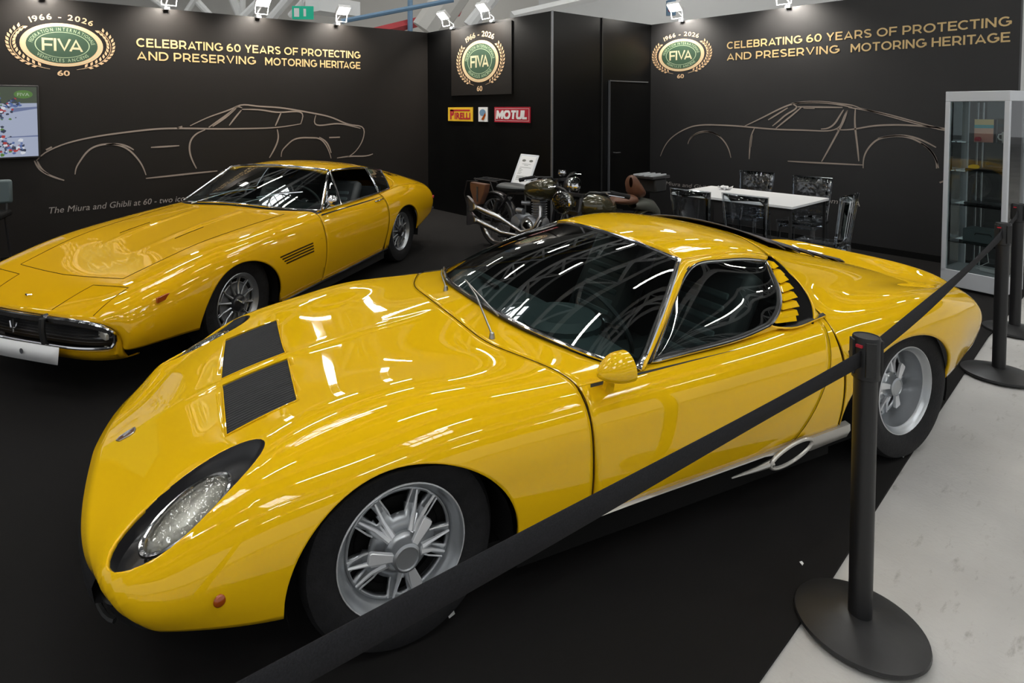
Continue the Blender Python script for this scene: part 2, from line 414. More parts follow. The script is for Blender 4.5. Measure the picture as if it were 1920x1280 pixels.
def cut_convex(bm, poly, zmin=-9, pad=0.03, keep_inside=False):
    """cut the plan-view convex polygon (ccw) out of a shell"""
    xs = [p[0] for p in poly]; ys = [p[1] for p in poly]
    n = len(poly)
    for i in range(n):
        a, b = poly[i], poly[(i+1)%n]; nx, ny = b[1]-a[1], -(b[0]-a[0])
        fs = [f for f in bm.faces if min(xs)-pad < f.calc_center_median().x < max(xs)+pad and min(ys)-pad < f.calc_center_median().y < max(ys)+pad and f.calc_center_median().z > zmin]
        geom = set(fs)
        for f in fs: geom.update(f.edges); geom.update(f.verts)
        bmesh.ops.bisect_plane(bm, geom=list(geom), dist=1e-5, plane_co=(a[0],a[1],0), plane_no=(nx,ny,0))
    dead = []
    for f in bm.faces:
        c = f.calc_center_median()
        if c.z > zmin and all((poly[(i+1)%n][1]-poly[i][1])*(c.x-poly[i][0])-(poly[(i+1)%n][0]-poly[i][0])*(c.y-poly[i][1]) < 0 for i in range(n)): dead.append(f)
    bmesh.ops.delete(bm, geom=dead, context='FACES')
def ellipse(cx, cy, a, b, rot, n=36):
    return [(cx+a*math.cos(t)*math.cos(rot)-b*math.sin(t)*math.sin(rot), cy+a*math.cos(t)*math.sin(rot)+b*math.sin(t)*math.cos(rot)) for t in [2*PI*k/n for k in range(n)]]
def edit(o, fn, out=(1.2,0,0.2)):
    bm = bmesh.new(); bm.from_mesh(o.data); fn(bm); orient(bm, out); bm.to_mesh(o.data); bm.free()
    o.data.polygons.foreach_set('use_smooth', [True]*len(o.data.polygons))
ART_LEFT = [[(0.401,1.103),(0.457,1.166),(0.522,1.211),(0.616,1.258),(0.807,1.318),(1.005,1.357),(1.21,1.385),(1.422,1.408),(1.641,1.426),(1.88,1.428),(2.3,1.412),(2.871,1.403),(3.176,1.409),(3.54,1.452)],[(2.034,1.457),(2.303,1.579),(2.61,1.693),(2.65,1.712),(2.876,1.711),(3.152,1.692),(3.44,1.655),(3.74,1.602),(4.053,1.529),(4.38,1.417),(4.567,1.361),(4.565,1.225),(4.495,1.092),(4.375,0.977),(4.291,0.937)],[(2.263,1.431),(2.428,1.544),(2.597,1.672),(2.636,1.699),(2.702,1.685)],[(2.313,1.443),(2.479,1.556),(2.623,1.68)],[(2.528,1.451),(2.608,1.554),(2.693,1.654)],[(2.701,1.664),(2.984,1.652),(3.25,1.62),(3.572,1.584),(3.54,1.452)],[(3.25,1.62),(3.191,1.491),(3.162,1.432)],[(3.776,1.573),(3.753,1.467),(4.052,1.441),(4.346,1.406),(4.515,1.363)],[(0.383,1.104),(0.425,1.014),(0.497,0.947),(0.569,0.904),(0.658,0.863)],[(0.41,1.098),(0.452,1.001),(0.515,0.941)],[(0.765,0.923),(0.776,0.99),(0.821,1.079),(0.872,1.156),(0.942,1.221),(1.023,1.252),(1.124,1.26),(1.227,1.239),(1.31,1.193),(1.393,1.105),(1.456,1.006),(1.487,0.931),(1.507,0.862)],[(1.084,1.254),(1.207,1.256),(1.311,1.224),(1.38,1.178)],[(2.218,1.401),(2.103,1.346),(2.042,1.273),(2.021,1.185),(2.037,1.058),(2.101,0.903)],[(1.57,1.2),(1.726,1.203),(1.899,1.208)],[(1.506,0.821),(1.764,0.831),(2.045,0.843),(2.364,0.854)],[(3.189,1.382),(3.202,1.271),(3.157,1.135),(3.07,0.989)],[(3.24,0.993),(3.256,1.076),(3.315,1.142),(3.418,1.222),(3.552,1.251),(3.704,1.246),(3.827,1.227),(3.92,1.145),(3.982,1.026),(4.013,0.928)],[(3.827,1.25),(3.936,1.174),(4.014,1.01)],[(3.985,1.239),(4.162,1.239)],[(4.11,0.929),(4.374,0.941),(4.684,0.946),(4.73,0.959)],[(1.88,1.428),(1.939,1.451)],[(0.494,1.219),(0.55,1.25)]]
ART_RIGHT = [[(5.086,0.93),(5.038,1.042),(4.943,1.178),(4.833,1.269),(4.709,1.339),(4.573,1.391),(4.44,1.413),(4.184,1.418),(3.966,1.412),(3.782,1.4),(3.531,1.383),(3.293,1.377),(3.066,1.376),(2.892,1.373),(2.787,1.386),(2.725,1.42),(2.677,1.537),(2.638,1.625)],[(3.834,1.412),(3.682,1.488),(3.534,1.566),(3.391,1.642),(3.252,1.699),(3.162,1.72),(3.028,1.728),(2.899,1.725),(2.772,1.711),(2.69,1.699),(2.569,1.675),(2.51,1.648)],[(3.252,1.704),(3.195,1.671),(3.296,1.58),(3.389,1.5),(3.479,1.42)],[(3.138,1.661),(3.25,1.556),(3.365,1.455),(3.435,1.391)],[(3.183,1.666),(2.94,1.661),(2.689,1.657)],[(2.678,1.63),(2.728,1.536),(2.778,1.454),(2.85,1.405),(2.914,1.396)],[(3.115,1.654),(2.988,1.649)],[(3.253,1.711),(3.028,1.721),(2.772,1.7),(2.589,1.657)],[(2.638,1.625),(2.676,1.491),(2.725,1.378),(2.814,1.182),(2.9,0.999)],[(2.558,1.639),(2.56,1.492),(2.542,1.31),(2.523,1.151),(2.511,1.032)],[(2.629,1.657),(2.451,1.625),(2.261,1.581),(1.992,1.497),(1.821,1.445),(1.698,1.409)],[(2.51,1.648),(2.261,1.57),(1.992,1.484),(1.706,1.403)],[(2.745,1.391),(2.643,1.394),(2.524,1.413),(2.39,1.443),(2.259,1.457),(2.078,1.461),(1.905,1.45),(1.699,1.43)],[(2.466,0.953),(2.463,1.063),(2.441,1.144),(2.395,1.225),(2.33,1.291),(2.238,1.325),(2.147,1.337),(2.058,1.328),(1.97,1.292),(1.883,1.228),(1.814,1.127),(1.778,1.007)],[(2.33,1.306),(2.165,1.341),(2.023,1.335),(1.902,1.287),(1.805,1.228)],[(1.935,1.268),(1.849,1.188),(1.796,1.065),(1.795,1.002)],[(3.286,0.979),(3.059,0.98),(2.842,0.984),(2.635,0.987),(2.467,0.99)],[(4.645,1.133),(4.616,1.206),(4.542,1.27),(4.439,1.31),(4.324,1.319),(4.21,1.281),(4.112,1.198),(4.042,1.08),(4.013,0.975)],[(4.631,1.177),(4.571,1.25),(4.439,1.318),(4.267,1.307),(4.154,1.251)],[(3.706,1.384),(3.742,1.292),(3.758,1.161),(3.764,1.056),(3.768,0.972)],[(3.735,1.292),(3.753,1.135)],[(1.767,0.853),(1.707,0.888)],[(3.533,1.498),(3.391,1.592),(3.298,1.654)]]

# ================================================================== stand and hall
def struct(o): o['kind'] = 'structure'; return o
LW, MWL, SW, RW, H = 8.02, 5.797, 5.265, 8.00, 2.92       # left wall (Y), middle wall (X), store wall (Y), right wall (X), height
CE = [OW(*p) for p in ((-2.2,-.9),(.9,1.66),(1.35,2.03),(2.15,2.72),(3.93,4.24),(4.19,4.44),(5.2,5.25))]
fx0 = CE[0]
g = G(); g.add([(-30,-30,-.012),(40,-30,-.012),(40,40,-.012),(-30,40,-.012)], [(0,1,2,3)]); fl = struct(g.build('floor', 'concrete', smooth=False))
g = G(); edge_ = [(-9,-1.6)]+CE+[(9.6,1.05)]; top = [(x,y,0) for x,y in edge_]+[(9.6,9.6,0),(-9,9.6,0)]; bot = [(x,y,-.0115) for x,y,_ in top]; n_ = len(top)
g.add(top+bot, [tuple(range(n_))]+[(i,n_+i,n_+(i+1)%n_,(i+1)%n_) for i in range(n_)]); cpt = struct(g.build('floor_carpet', 'carpet', smooth=False))
def wall(name, c, d, m): g = G(); g.box(c, d); return struct(g.build(name, m, smooth=False))
wl = wall('wall_left', ((-6+MWL)/2, LW+.05, H/2), (MWL+6, .10, H), 'wallblackL')
wm = wall('wall_middle', (MWL+.05, (LW+SW)/2+.05, H/2), (.10, LW-SW+.1, H), 'wallpanel')
wst = wall('wall_store', ((MWL+RW)/2+.05, SW+.05, H/2), (RW-MWL-.1, .10, H), 'wallpanel')
wr = wall('wall_right', (RW+.05, (SW+1.18)/2, H/2), (.10, SW-1.18, H), 'wallblackR')
g = G(); g.box((RW-.01,(SW+1.18)/2,.035),(.02,SW-1.18,.07)); struct(g.build('baseboard_right','liner',smooth=False))
g = G(); g.box(((-6+MWL)/2,LW-.01,.035),(MWL+6,.02,.07)); struct(g.build('baseboard_left','liner',smooth=False))
for k, (x, y) in enumerate(((MWL+.0,SW-.0),(MWL+1.02,SW-.0))):
    g = G(); g.box((x-.004,y-.004,H/2),(.022,.022,H)); struct(g.build('trim_%d' % (k+1), 'alloydark' if k == 0 else 'black', smooth=False))
# store-room door
g = G(); g.box((7.42,SW-.012,1.02),(.90,.02,2.03)); dr_ = struct(g.build('door_1','wallpanel',smooth=False))
g = G(); g.box((6.962,SW-.02,1.02),(.012,.03,2.04)); g.box((7.42,SW-.02,2.045),(.93,.03,.014)); g.build('door_frame','alloydark',dr_,smooth=False)
g = G(); g.tube([(7.05,SW-.03,1.02),(7.05,SW-.07,1.02),(7.16,SW-.07,1.02)],.009,8); g.build('door_handle','steel',dr_)
PL = Plane((0,LW,0),(1,0,0),(0,0,1),(0,-1,0))           # left wall, read in +X
PM = Plane((MWL,0,0),(0,-1,0),(0,0,1),(-1,0,0))         # middle wall, read in -Y (x = -Y)
PR = Plane((RW,0,0),(0,-1,0),(0,0,1),(-1,0,0))
# lettering and drawn car outlines printed on the walls
def print_on(parent, g, name, m): return g.build(name, m, parent, smooth=False)
g = stroke_text(PL,'CELEBRATING 60 YEARS OF PROTECTING',1.435,4.523,2.430,.107); stroke_text(PL,'AND PRESERVING',1.435,2.90,2.272,.107,g=g); stroke_text(PL,'MOTORING HERITAGE',3.03,4.523,2.272,.107,g=g); print_on(wl,g,'slogan_lettering','gold')
g = stroke_text(PR,'CELEBRATING 60 YEARS OF PROTECTING',-4.091,-1.245,2.455,.098); stroke_text(PR,'AND PRESERVING',-4.091,-2.735,2.300,.098,g=g); stroke_text(PR,'MOTORING HERITAGE',-2.62,-1.25,2.300,.098,g=g); print_on(wr,g,'slogan_lettering','gold')
g = put_text(PL,'The Miura and Ghibli at 60 - two icons of',.504,2.16,.497,.070,bold=0,shear=.2); print_on(wl,g,'tagline_lettering','tagline')
g = put_text(PR,'The Miura and Ghibli at 60 - two icons',-5.18,-3.55,.505,.055,bold=0,shear=.2); put_text(PR,'of their time - from FIVA',-3.50,-2.489,.505,.060,bold=0,shear=.2,g=g); print_on(wr,g,'tagline_lettering','tagline')
def art(pl, polys, flip, w):
    g = G()
    for L_ in polys: ribbon(pl, [((-x if flip else x), z) for x, z in L_], w, g=g)
    return g
print_on(wl, art(PL, ART_LEFT, False, .021), 'drawn_car_outline', 'taupe')
print_on(wr, art(PR, ART_RIGHT, True, .019), 'drawn_car_outline', 'taupe')
def emblem(par, pl, cx, cz, w, h):
    """oval club emblem in a laurel wreath; w, h: overall size of the gold oval"""
    a, b = w/2, h/2
    g = disc2(pl,cx,cz,a,b,.003); e = print_on(par, g, 'emblem_oval', 'goldl')
    print_on(e, disc2(pl,cx,cz,a*.955,b*.94,.0036,r_in=.955), 'inner_line', 'cream')
    print_on(e, disc2(pl,cx,cz,a*.86,b*.85,.0042), 'green_field', 'green')
    print_on(e, disc2(pl,cx,cz,a*.66,b*.60,.0048,r_in=.965), 'oval_line', 'greenlt')
    print_on(e, stroke_text(pl,'FIVA',cx-a*.50,cx+a*.50,cz-b*.29,b*.58,h=.005,gap=.03), 'club_lettering', 'cream')
    g = arc_text(pl,'FEDERATION INTERNATIONALE',cx,cz,a*.755,b*.72,PI*.97,PI*.03,b*.15,h=.005,wscale=.72)
    arc_text(pl,'VEHICULES ANCIENS',cx,cz,a*.755,b*.72,PI*1.20,PI*1.80,b*.15,h=.005,inward=True,g=g,wscale=.85); print_on(e, g, 'ring_lettering', 'greenlt')['kind'] = 'stuff'
    g = arc_text(pl,'1966 - 2026',cx,cz,a*1.32,b*1.30,PI*.70,PI*.30,b*.25,h=.003,bold=.012,wscale=1.25); print_on(par, g, 'year_lettering', 'goldl')['kind'] = 'stuff'
    g = put_text(pl,'60',cx-a*.15,cx+a*.15,cz-b*1.42,b*.24,h=.003,bold=.02); print_on(par, g, 'sixty_lettering', 'goldl')
    g = G()
    for s in (-1,1):
        for k in range(13):
            t = -1.08+k*.142; 
            for sd in (-1,1):
                px, pz = cx+s*(a*1.20*math.cos(t)+sd*.040*a), cz+b*1.20*math.sin(t)*.96
                an = t+PI/2+sd*(-.55); dx, dz = math.cos(an)*s, math.sin(an); L_, W_ = .125*a+.03*b, .036*a
                vs = [(0,0),(L_*.45,W_),(L_,0),(L_*.45,-W_)]
                g.add([pl.p(px+dx*x-dz*y, pz+dz*x+dx*y, .003) for x, y in vs], [(0,1,2,3)])
        ribbon(pl, [(cx+s*a*1.20*math.cos(t), cz+b*1.17*math.sin(t)) for t in np.linspace(-1.3,.72,12)], .006, g=g)
    w_ = print_on(par, g, 'laurel_wreath', 'goldl'); w_['kind'] = 'stuff'
emblem(wl, PL, .683, 2.405, .80, .49)
emblem(wr, PR, -4.772, 2.425, .72, .47)
# square board with the emblem on the middle wall
g = G(); g.box((MWL-.011,6.678,2.372),(.02,1.36,1.02)); bd_ = tag(g.build('sign_board','wallblackL',smooth=False),'black board with the oval emblem hung on the middle wall','sign')
PB = Plane((MWL-.021,0,0),(0,-1,0),(0,0,1),(-1,0,0)); emblem(bd_, PB, -6.675, 2.36, .83, .62)
def logo(name, y0, y1, z0, z1, m, label):
    g = G(); g.box((MWL-.006,(y0+y1)/2,(z0+z1)/2),(.012,abs(y1-y0),z1-z0)); return tag(g.build(name,m,smooth=False),label,'sign')
PLG = Plane((MWL-.012,0,0),(0,-1,0),(0,0,1),(-1,0,0))
s1 = logo('wall_sign',7.457,6.853,1.465,1.68,'yellowsign','small yellow wall sign with red long-P lettering, left of the three')
g = put_text(PLG,'P',-7.40,-7.30,1.50,.145,h=.002,bold=.05); put_text(PLG,'IRELLI',-7.285,-6.90,1.50,.098,h=.002,bold=.04,g=g); g.add([PLG.p(x,z,.002) for x,z in ((-7.40,1.645),(-6.91,1.645),(-6.91,1.622),(-7.40,1.622))],[(0,1,2,3)]); g.build('lettering','red',s1,smooth=False)
s2 = logo('wall_sign',6.717,6.514,1.465,1.68,'white','small white and blue square sign between the yellow and red wall signs')
g = G(); disc2(PLG,-6.62,1.60,.07,.05,.002,g=g); g.build('blue_patch','blue',s2,smooth=False)
g = G(); g.add([PLG.p(x,z,.003) for x,z in ((-6.65,1.50),(-6.56,1.60),(-6.55,1.56),(-6.60,1.485))],[(0,1,2,3)]); g.build('orange_patch','amber',s2,smooth=False)
s3 = logo('wall_sign',6.363,5.647,1.465,1.68,'red','red wall sign with bold white lettering, right of the three')
stroke_text(PLG,'MOTUL',-6.32,-5.71,1.51,.125,h=.002,wt=1.9,gap=.12,shear=.12).build('lettering','white',s3,smooth=False)
g = G()
for a_,b_,c_,d_ in ((-6.345,-5.665,1.655,1.66),(-6.345,-5.665,1.485,1.49),(-6.345,-6.340,1.485,1.66),(-5.67,-5.665,1.485,1.66)): g.add([PLG.p(x,z,.0015) for x,z in ((a_,c_),(b_,c_),(b_,d_),(a_,d_))],[(0,1,2,3)])
g.build('border_line','white',s3,smooth=False)

# television on the left wall
tv = empty('wall_television',(-.26,LW,1.54),0,'flat television on the left wall showing riders on motorcycles','television')
g = G(); g.box((0,-.035,0),(1.40,.05,.80)); g.build('housing','black',tv,bev=.006)
PT = Plane((0,-.0605,0),(1,0,0),(0,0,1),(0,-1,0))
def quadm(pl, pts, h, name, m, par): g = G(); g.add([pl.p(x,z,h) for x,z in pts],[tuple(range(len(pts)))]); return g.build(name,m,par,smooth=False)
for nm, c in (('tv_road',(.42,.47,.62)),('tv_green',(.10,.22,.05)),('tv_dark',(.04,.05,.09)),('tv_blue',(.10,.16,.38)),('tv_white',(.75,.78,.85)),('tv_red',(.45,.05,.05)),('tv_sky',(.35,.45,.30))):
    mat(nm,(0,0,0),.3,emis=c,estr=.75)
mat('tv_band',(0,0,0),.3,emis=(.16,.20,.36),estr=.75); mat('tv_hill',(0,0,0),.3,emis=(.07,.09,.06),estr=.75)
scr = quadm(PT,[(-.68,-.38),(.68,-.38),(.68,.38),(-.68,.38)],0,'screen','tv_road',tv)
quadm(PT,[(-.68,.18),(.68,.205),(.68,.38),(-.68,.38)],.0006,'screen_hill','tv_hill',tv)
quadm(PT,[(-.68,.14),(.30,.21),(.36,.30),(.34,.38),(-.68,.38)],.0008,'screen_trees','tv_green',tv)
quadm(PT,[(.44,.10),(.68,.145),(.68,.165),(.46,.15)],.0008,'road_band','tv_band',tv); quadm(PT,[(.40,-.17),(.68,-.165),(.68,-.15),(.42,-.16)],.0008,'road_band','tv_band',tv)  # darker bands across the road in the picture
rr = random.Random(5); gs = {m: G() for m in ('tv_dark','tv_blue','tv_white','tv_red','tv_green')}
kb = 0
for cx_,cz_,sx_,sz_,n0 in ((.42,.20,.14,.05,44),(.34,.09,.13,.07,36),(.30,-.03,.10,.06,26),(.30,-.15,.09,.07,26),(.36,-.27,.13,.08,44),(.50,-.27,.07,.06,24),(-.2,-.1,.4,.22,90)):
    for _ in range(n0):
        x = min(.63,max(-.66,rr.gauss(cx_,sx_*.55))); z = max(-.36,rr.gauss(cz_,sz_*.55)); r = rr.uniform(.008,.026); m = rr.choice(['tv_dark']*6+['tv_blue']*4+['tv_white']*2+['tv_red','tv_green']); n_ = rr.choice([5,6,7]); kb += 1
        gs[m].add([PT.p(x+r*math.cos(2*PI*i/n_+kb)*rr.uniform(.7,1.3), z+r*math.sin(2*PI*i/n_+kb)*rr.uniform(.5,1.0), .001+kb*5e-6) for i in range(n_)],[tuple(range(n_))])
for m, gg in gs.items():
    o = gg.build('screen_riders', m, tv, smooth=False); o['kind'] = 'stuff'
quadm(PT,[(.56+.085*math.cos(t),.30+.045*math.sin(t)) for t in np.linspace(0,2*PI,24,endpoint=False)],.003,'screen_logo','tv_green',tv)
put_text(PT,'FIVA',.505,.615,.282,.034,h=.0034,bold=.02).build('screen_logo_lettering','tv_sky',tv,smooth=False)

# flood lamps on arms over the wall tops
def flood(x, y, dx, dy, label, k):
    rz = math.atan2(dy, dx)+PI/2     # lamp front faces along local -Y
    e = empty('flood_lamp',(x,y,H),rz,label,'lamp','flood lamps clamped on the wall tops')
    g = G(); g.box((0,.02,.0),(.06,.14,.03)); g.tube([(0,0,0),(0,0,.06),(0,-.20,.16)],.010,8); g.build('arm','whitemetal',e)
    g = G(); g.box((0,-.20,.185),(.20,.15,.05),rx=-.75); g.build('lamp_housing','white',e,bev=.008)
    g = G(); g.tube([(-.09,-.17,.15),(-.085,-.14,.02),(.085,-.14,.02),(.09,-.17,.15)],.007,6); g.build('lamp_cage','white',e)
    g = G(); R_ = Matrix.Rotation(-.75,3,'X'); c = Vector((0,-.20,.185)); g.add([c+R_@Vector(p) for p in ((-.09,-.066,-.0275),(.09,-.066,-.0275),(.09,.066,-.0275),(-.09,.066,-.0275))],[(0,1,2,3)]); g.build('lens','floodlens',e,smooth=False)
    ld = bpy.data.lights.new('flood_light','SPOT'); ld.energy = FLOOD_W; ld.spot_size = 2.4; ld.spot_blend = .8; ld.shadow_soft_size = .06; ld.color = (1,.94,.85)
    lo = bpy.data.objects.new('flood_light', ld); COL.objects.link(lo); lo.parent = e; lo.location = (0,-.26,.13); lo.rotation_euler = (.42,0,0)
FLAB = ['on the left wall above the emblem text','on the left wall over the middle of the slogan','on the left wall near the television end','on the left wall next to the corner']
for k, x in enumerate((1.777,2.931,4.12,.5)):
    flood(x, LW-.02, 0, -1, 'white flood lamp '+['first on the left wall right of the emblem','on the left wall above the middle of its slogan','last on the left wall before the corner','on the left wall above its emblem'][k], k)
flood(MWL, 7.32, -1, 0, 'white flood lamp on the middle wall left of the emblem board', 0)
flood(MWL, 6.39, -1, 0, 'white flood lamp on the middle wall right above the emblem board', 0)
flood(RW, 4.75, -1, 0, 'white flood lamp on the right wall above its emblem', 0)
flood(RW, 3.305, -1, 0, 'white flood lamp on the right wall above its slogan', 0)

# the exhibition hall around the stand
def gp_(u, v, dist):   # helper in camera-aligned ground axes: image column/row and forward distance -> scene point
    d = Rm.T @ np.array([(u-837.32)/1110.36, (v-246.07)/1110.36, 1.0]); t = dist/d[1]; p = d*t
    X, Y = OW(p[0], p[1]); return Vector((X, Y, EYE+p[2]))
g = G(); g.add([(-30,-30,11),(40,-30,11),(40,40,11),(-30,40,11)],[(3,2,1,0)]); struct(g.build('ceiling','roofgrey',smooth=False))
a, b = gp_(1010,0,24), gp_(2600,0,14)
a.z = b.z = 0
g = G(); g.add([a,b,b+Vector((0,0,11)),a+Vector((0,0,11))],[(0,1,2,3)]); struct(g.build('wall_hall_right','hallwall',smooth=False))
a2 = gp_(-1200,0,26); a2.z = 0
g = G(); g.add([a2,a,a+Vector((0,0,11)),a2+Vector((0,0,11))],[(0,1,2,3)]); struct(g.build('wall_hall_left','ductgrey',smooth=False))
def beam(p, q, r, m, name='beam', n=8, label=None): g = G(); g.tube([p,q],r,n); return g.build(name,m)
# trusses along X crossing the whole hall
tl_ = []
for j, y in enumerate((-12,-7,-2.5,1.5,5.5,9.5,14,21)):
    e = empty('roof_truss',(0,y,8.6),0,'white roof truss crossing the hall, '+['the last behind the viewer','second behind the viewer','first behind the viewer','over the aisle','over the yellow cars','just beyond the left wall','second beyond the left wall','farthest beyond the left wall'][j],'truss','roof trusses of the hall')
    for dz, dy in ((0,0),(1.6,-.7),(1.6,.7)):
        g = G(); g.tube([(-25,dy,dz),(35,dy,dz)],.14,8); g.build('chord','trussw',e)
    g = G()
    for k in range(20):
        x = -25+k*3.0
        for dy in (-.7,.7): g.tube([(x,0,0),(x+1.5,dy,1.6)],.09,6); g.tube([(x+3,0,0),(x+1.5,dy,1.6)],.09,6)
        g.tube([(x+1.5,-.7,1.6),(x+1.5,.7,1.6)],.05,6)
    w_ = g.build('web_tubes','trussw',e); w_['kind'] = 'stuff'
# linear lamps hung under the roof
k = 0
for yi, y in enumerate((-10,-5,-1,3,7,11,17)):
    for xi, x in enumerate((-8,-4.5,-1,2.5,6,9.5,14,18)):
        e = empty('tube_lamp',(x,y,7.6),0,'white linear tube lamp under the hall roof, row %d from the back, place %d' % (yi+1, xi+1),'lamp','linear lamps under the hall roof')
        g = G(); g.box((0,0,.03),(1.6,.16,.05)); g.build('lamp_tray','white',e,smooth=False)
        g = G(); g.box((0,0,-.005),(1.5,.10,.02)); g.build('tube','tube',e,smooth=False)
# skylights with mullions
for i, (x, y) in enumerate(((-6,3.5),(1.5,-3.5),(-6,-6),(8,-8),(12,5),(2,10))):
    e = empty('skylight',(x,y,10.9),0,'bright hall skylight with dark mullions, '+['over the near left','over the near right','far behind on the left','far behind on the right','over the right wall','beyond the left wall'][i],'skylight','skylights in the hall roof')
    g = G(); g.box((0,0,.03),(2.6,2.6,.04)); g.build('pane','skylight',e,smooth=False)
    for q in (-.65,0,.65):
        g = G(); g.box((q,0,-.02),(.07,2.7,.06)); g.build('mullion','ductgrey',e,smooth=False)
    g = G(); g.box((0,0,-.02),(2.7,.07,.06)); g.build('mullion','ductgrey',e,smooth=False)
# what shows above the walls
def hb(name, p, q, r, m, label, cat='beam', n=4): 
    g = G(); g.tube([p,q],r,n); return tag(g.build(name,m,smooth=False),label,cat)
for ki,(u0,v0,u1,v1,r,d) in enumerate(((330,-40,395,30,.10,17),(385,-30,345,30,.09,17),(425,-30,455,40,.12,16),(455,-30,455,60,.08,16),(520,-30,440,50,.12,15),(560,-25,500,45,.12,15),(250,-30,330,30,.08,17),(600,-30,545,30,.10,16))):
    hb('roof_strut', gp_(u0,v0,d), gp_(u1,v1,d+.5), r, 'trussw', 'white slanted roof strut above the left wall, '+['leaning right, nearest the emblem lamp','leaning left beside the first lamp','thick, over the slogan start','upright, over the slogan start','leaning left above the middle lamp','leaning left before the exit sign','thin, over the emblem','behind the exit sign'][ki],'strut',8)
hb('blue_pipe', gp_(640,40,12.2), gp_(850,0,12.6), .05, 'blue', 'thin blue pipe running over the left wall corner','pipe',8)
hb('blue_column', gp_(769,-60,15.6), gp_(769,60,15.6), .07, 'blue', 'upright light blue pipe above the left wall corner','pipe',8)
hb('red_beam', gp_(700,62,15), gp_(860,22,17), .13, 'redbeam', 'red steel beam above the wall corner','beam',4)
hb('red_beam', gp_(800,22,16), gp_(830,5,16), .22, 'redbeam', 'short red steel block over the long red beam','beam',4)
hb('grey_duct', gp_(800,60,14), gp_(870,-40,14), .40, 'ductgrey', 'wide sloping grey duct above the wall corner','duct',10)
hb('white_rail', gp_(960,30,18), gp_(1200,-25,20), .14, 'trussw', 'long pale rail rising above the emblem board','rail',4)
hb('white_tube', gp_(880,50,13), gp_(960,-50,13), .16, 'trussw', 'thick white tube beside the middle wall lamp','tube',10)
g = G(); c = gp_(625,14,13); g.box(c,(1.1,.5,.32),rz=.2); tag(g.build('roof_heater','trussw',smooth=False),'white boxy air unit hanging above the left wall','air unit')
# exit sign
c = gp_(568,24,12); e = empty('exit_sign',tuple(c),-WTH+.1,'green illuminated exit sign hanging above the left wall','sign')
g = G(); g.box((0,0,0),(.42,.06,.26)); g.build('sign_box','exitgreen',e,smooth=False)
g = G(); g.box((-.12,-.032,0),(.10,.004,.17)); g.box((.04,-.032,0),(.05,.004,.15)); g.build('sign_figure','white',e,smooth=False)
g = G(); g.tube([(0,0,.13),(0,0,2.5)],.01,6); g.build('hanger','steel',e)
c = gp_(1258,15,12); e = empty('wall_box',tuple(c),-WTH,'small grey control box with a red button by the right wall lamp','box')
g = G(); g.box((0,0,0),(.16,.10,.30)); g.build('box_body','blue',e,smooth=False); g = G(); g.lathe([(0,-.02),(.04,-.015),(.045,0)],16,'Y',(-.03,-.05,-.05)); g.build('red_button','red',e); g = G(); g.tube([(0,0,.15),(0,0,2.5)],.01,6); g.build('hanger','steel',e)

# ================================================================== first car: the low mid-engined coupe in front
OLDF = lambda ox, oy, th, t: (ox-math.sin(th)*t, oy+math.cos(th)*t)
def car_root(name, ox, oy, th, t, label):
    x, y = OLDF(ox, oy, th, t); X, Y = OW(x, y)
    return empty(name, (X, Y, 0), th-WTH, label, 'car')
CEN = (1.2, 0, 0.2)
def arch_z(x, xc, a, b, z0): 
    q = 1-((x-xc)/a)**2
    return np.where(q > 0, z0+b*np.sqrt(np.maximum(q,0)), -1.0)
def x_samples(x0, x1, arches, step=0.03):
    xs = list(np.arange(x0, x1, step))+[x1]
    for xc, a in arches:
        xs = [x for x in xs if not (xc-a-0.012 < x < xc+a+0.012)]
        th = np.linspace(0, PI, 41); xs += list(xc-a*np.cos(th)*0.99999)+[xc-a-0.0008, xc+a+0.0008]
    return np.array(sorted(x for x in xs if x0-1e-9 <= x <= x1+1e-9))
def flank(S, x0, x1, side, vtop, arches, ufun0=None, ufun1=None, nt=22, x=None):
    """side strip from v=vtop down to the sill, following the wheel arches; columns stay at constant v above the arch top"""
    xs = x if x is not None else x_samples(x0, x1, arches)
    zc = np.full(xs.shape, -1.0)
    for xc, a, b, z0 in arches: zc = np.maximum(zc, arch_z(xs, xc, a, b, z0))
    vb = S.v_at_z(xs, zc)
    t = np.linspace(0,1,nt)[None,:]
    V = vtop+(vb[:,None]-vtop)*t; U = np.repeat(xs[:,None], nt, 1)
    return U, V*side
def rowtab(x, *c): return (x, list(c))
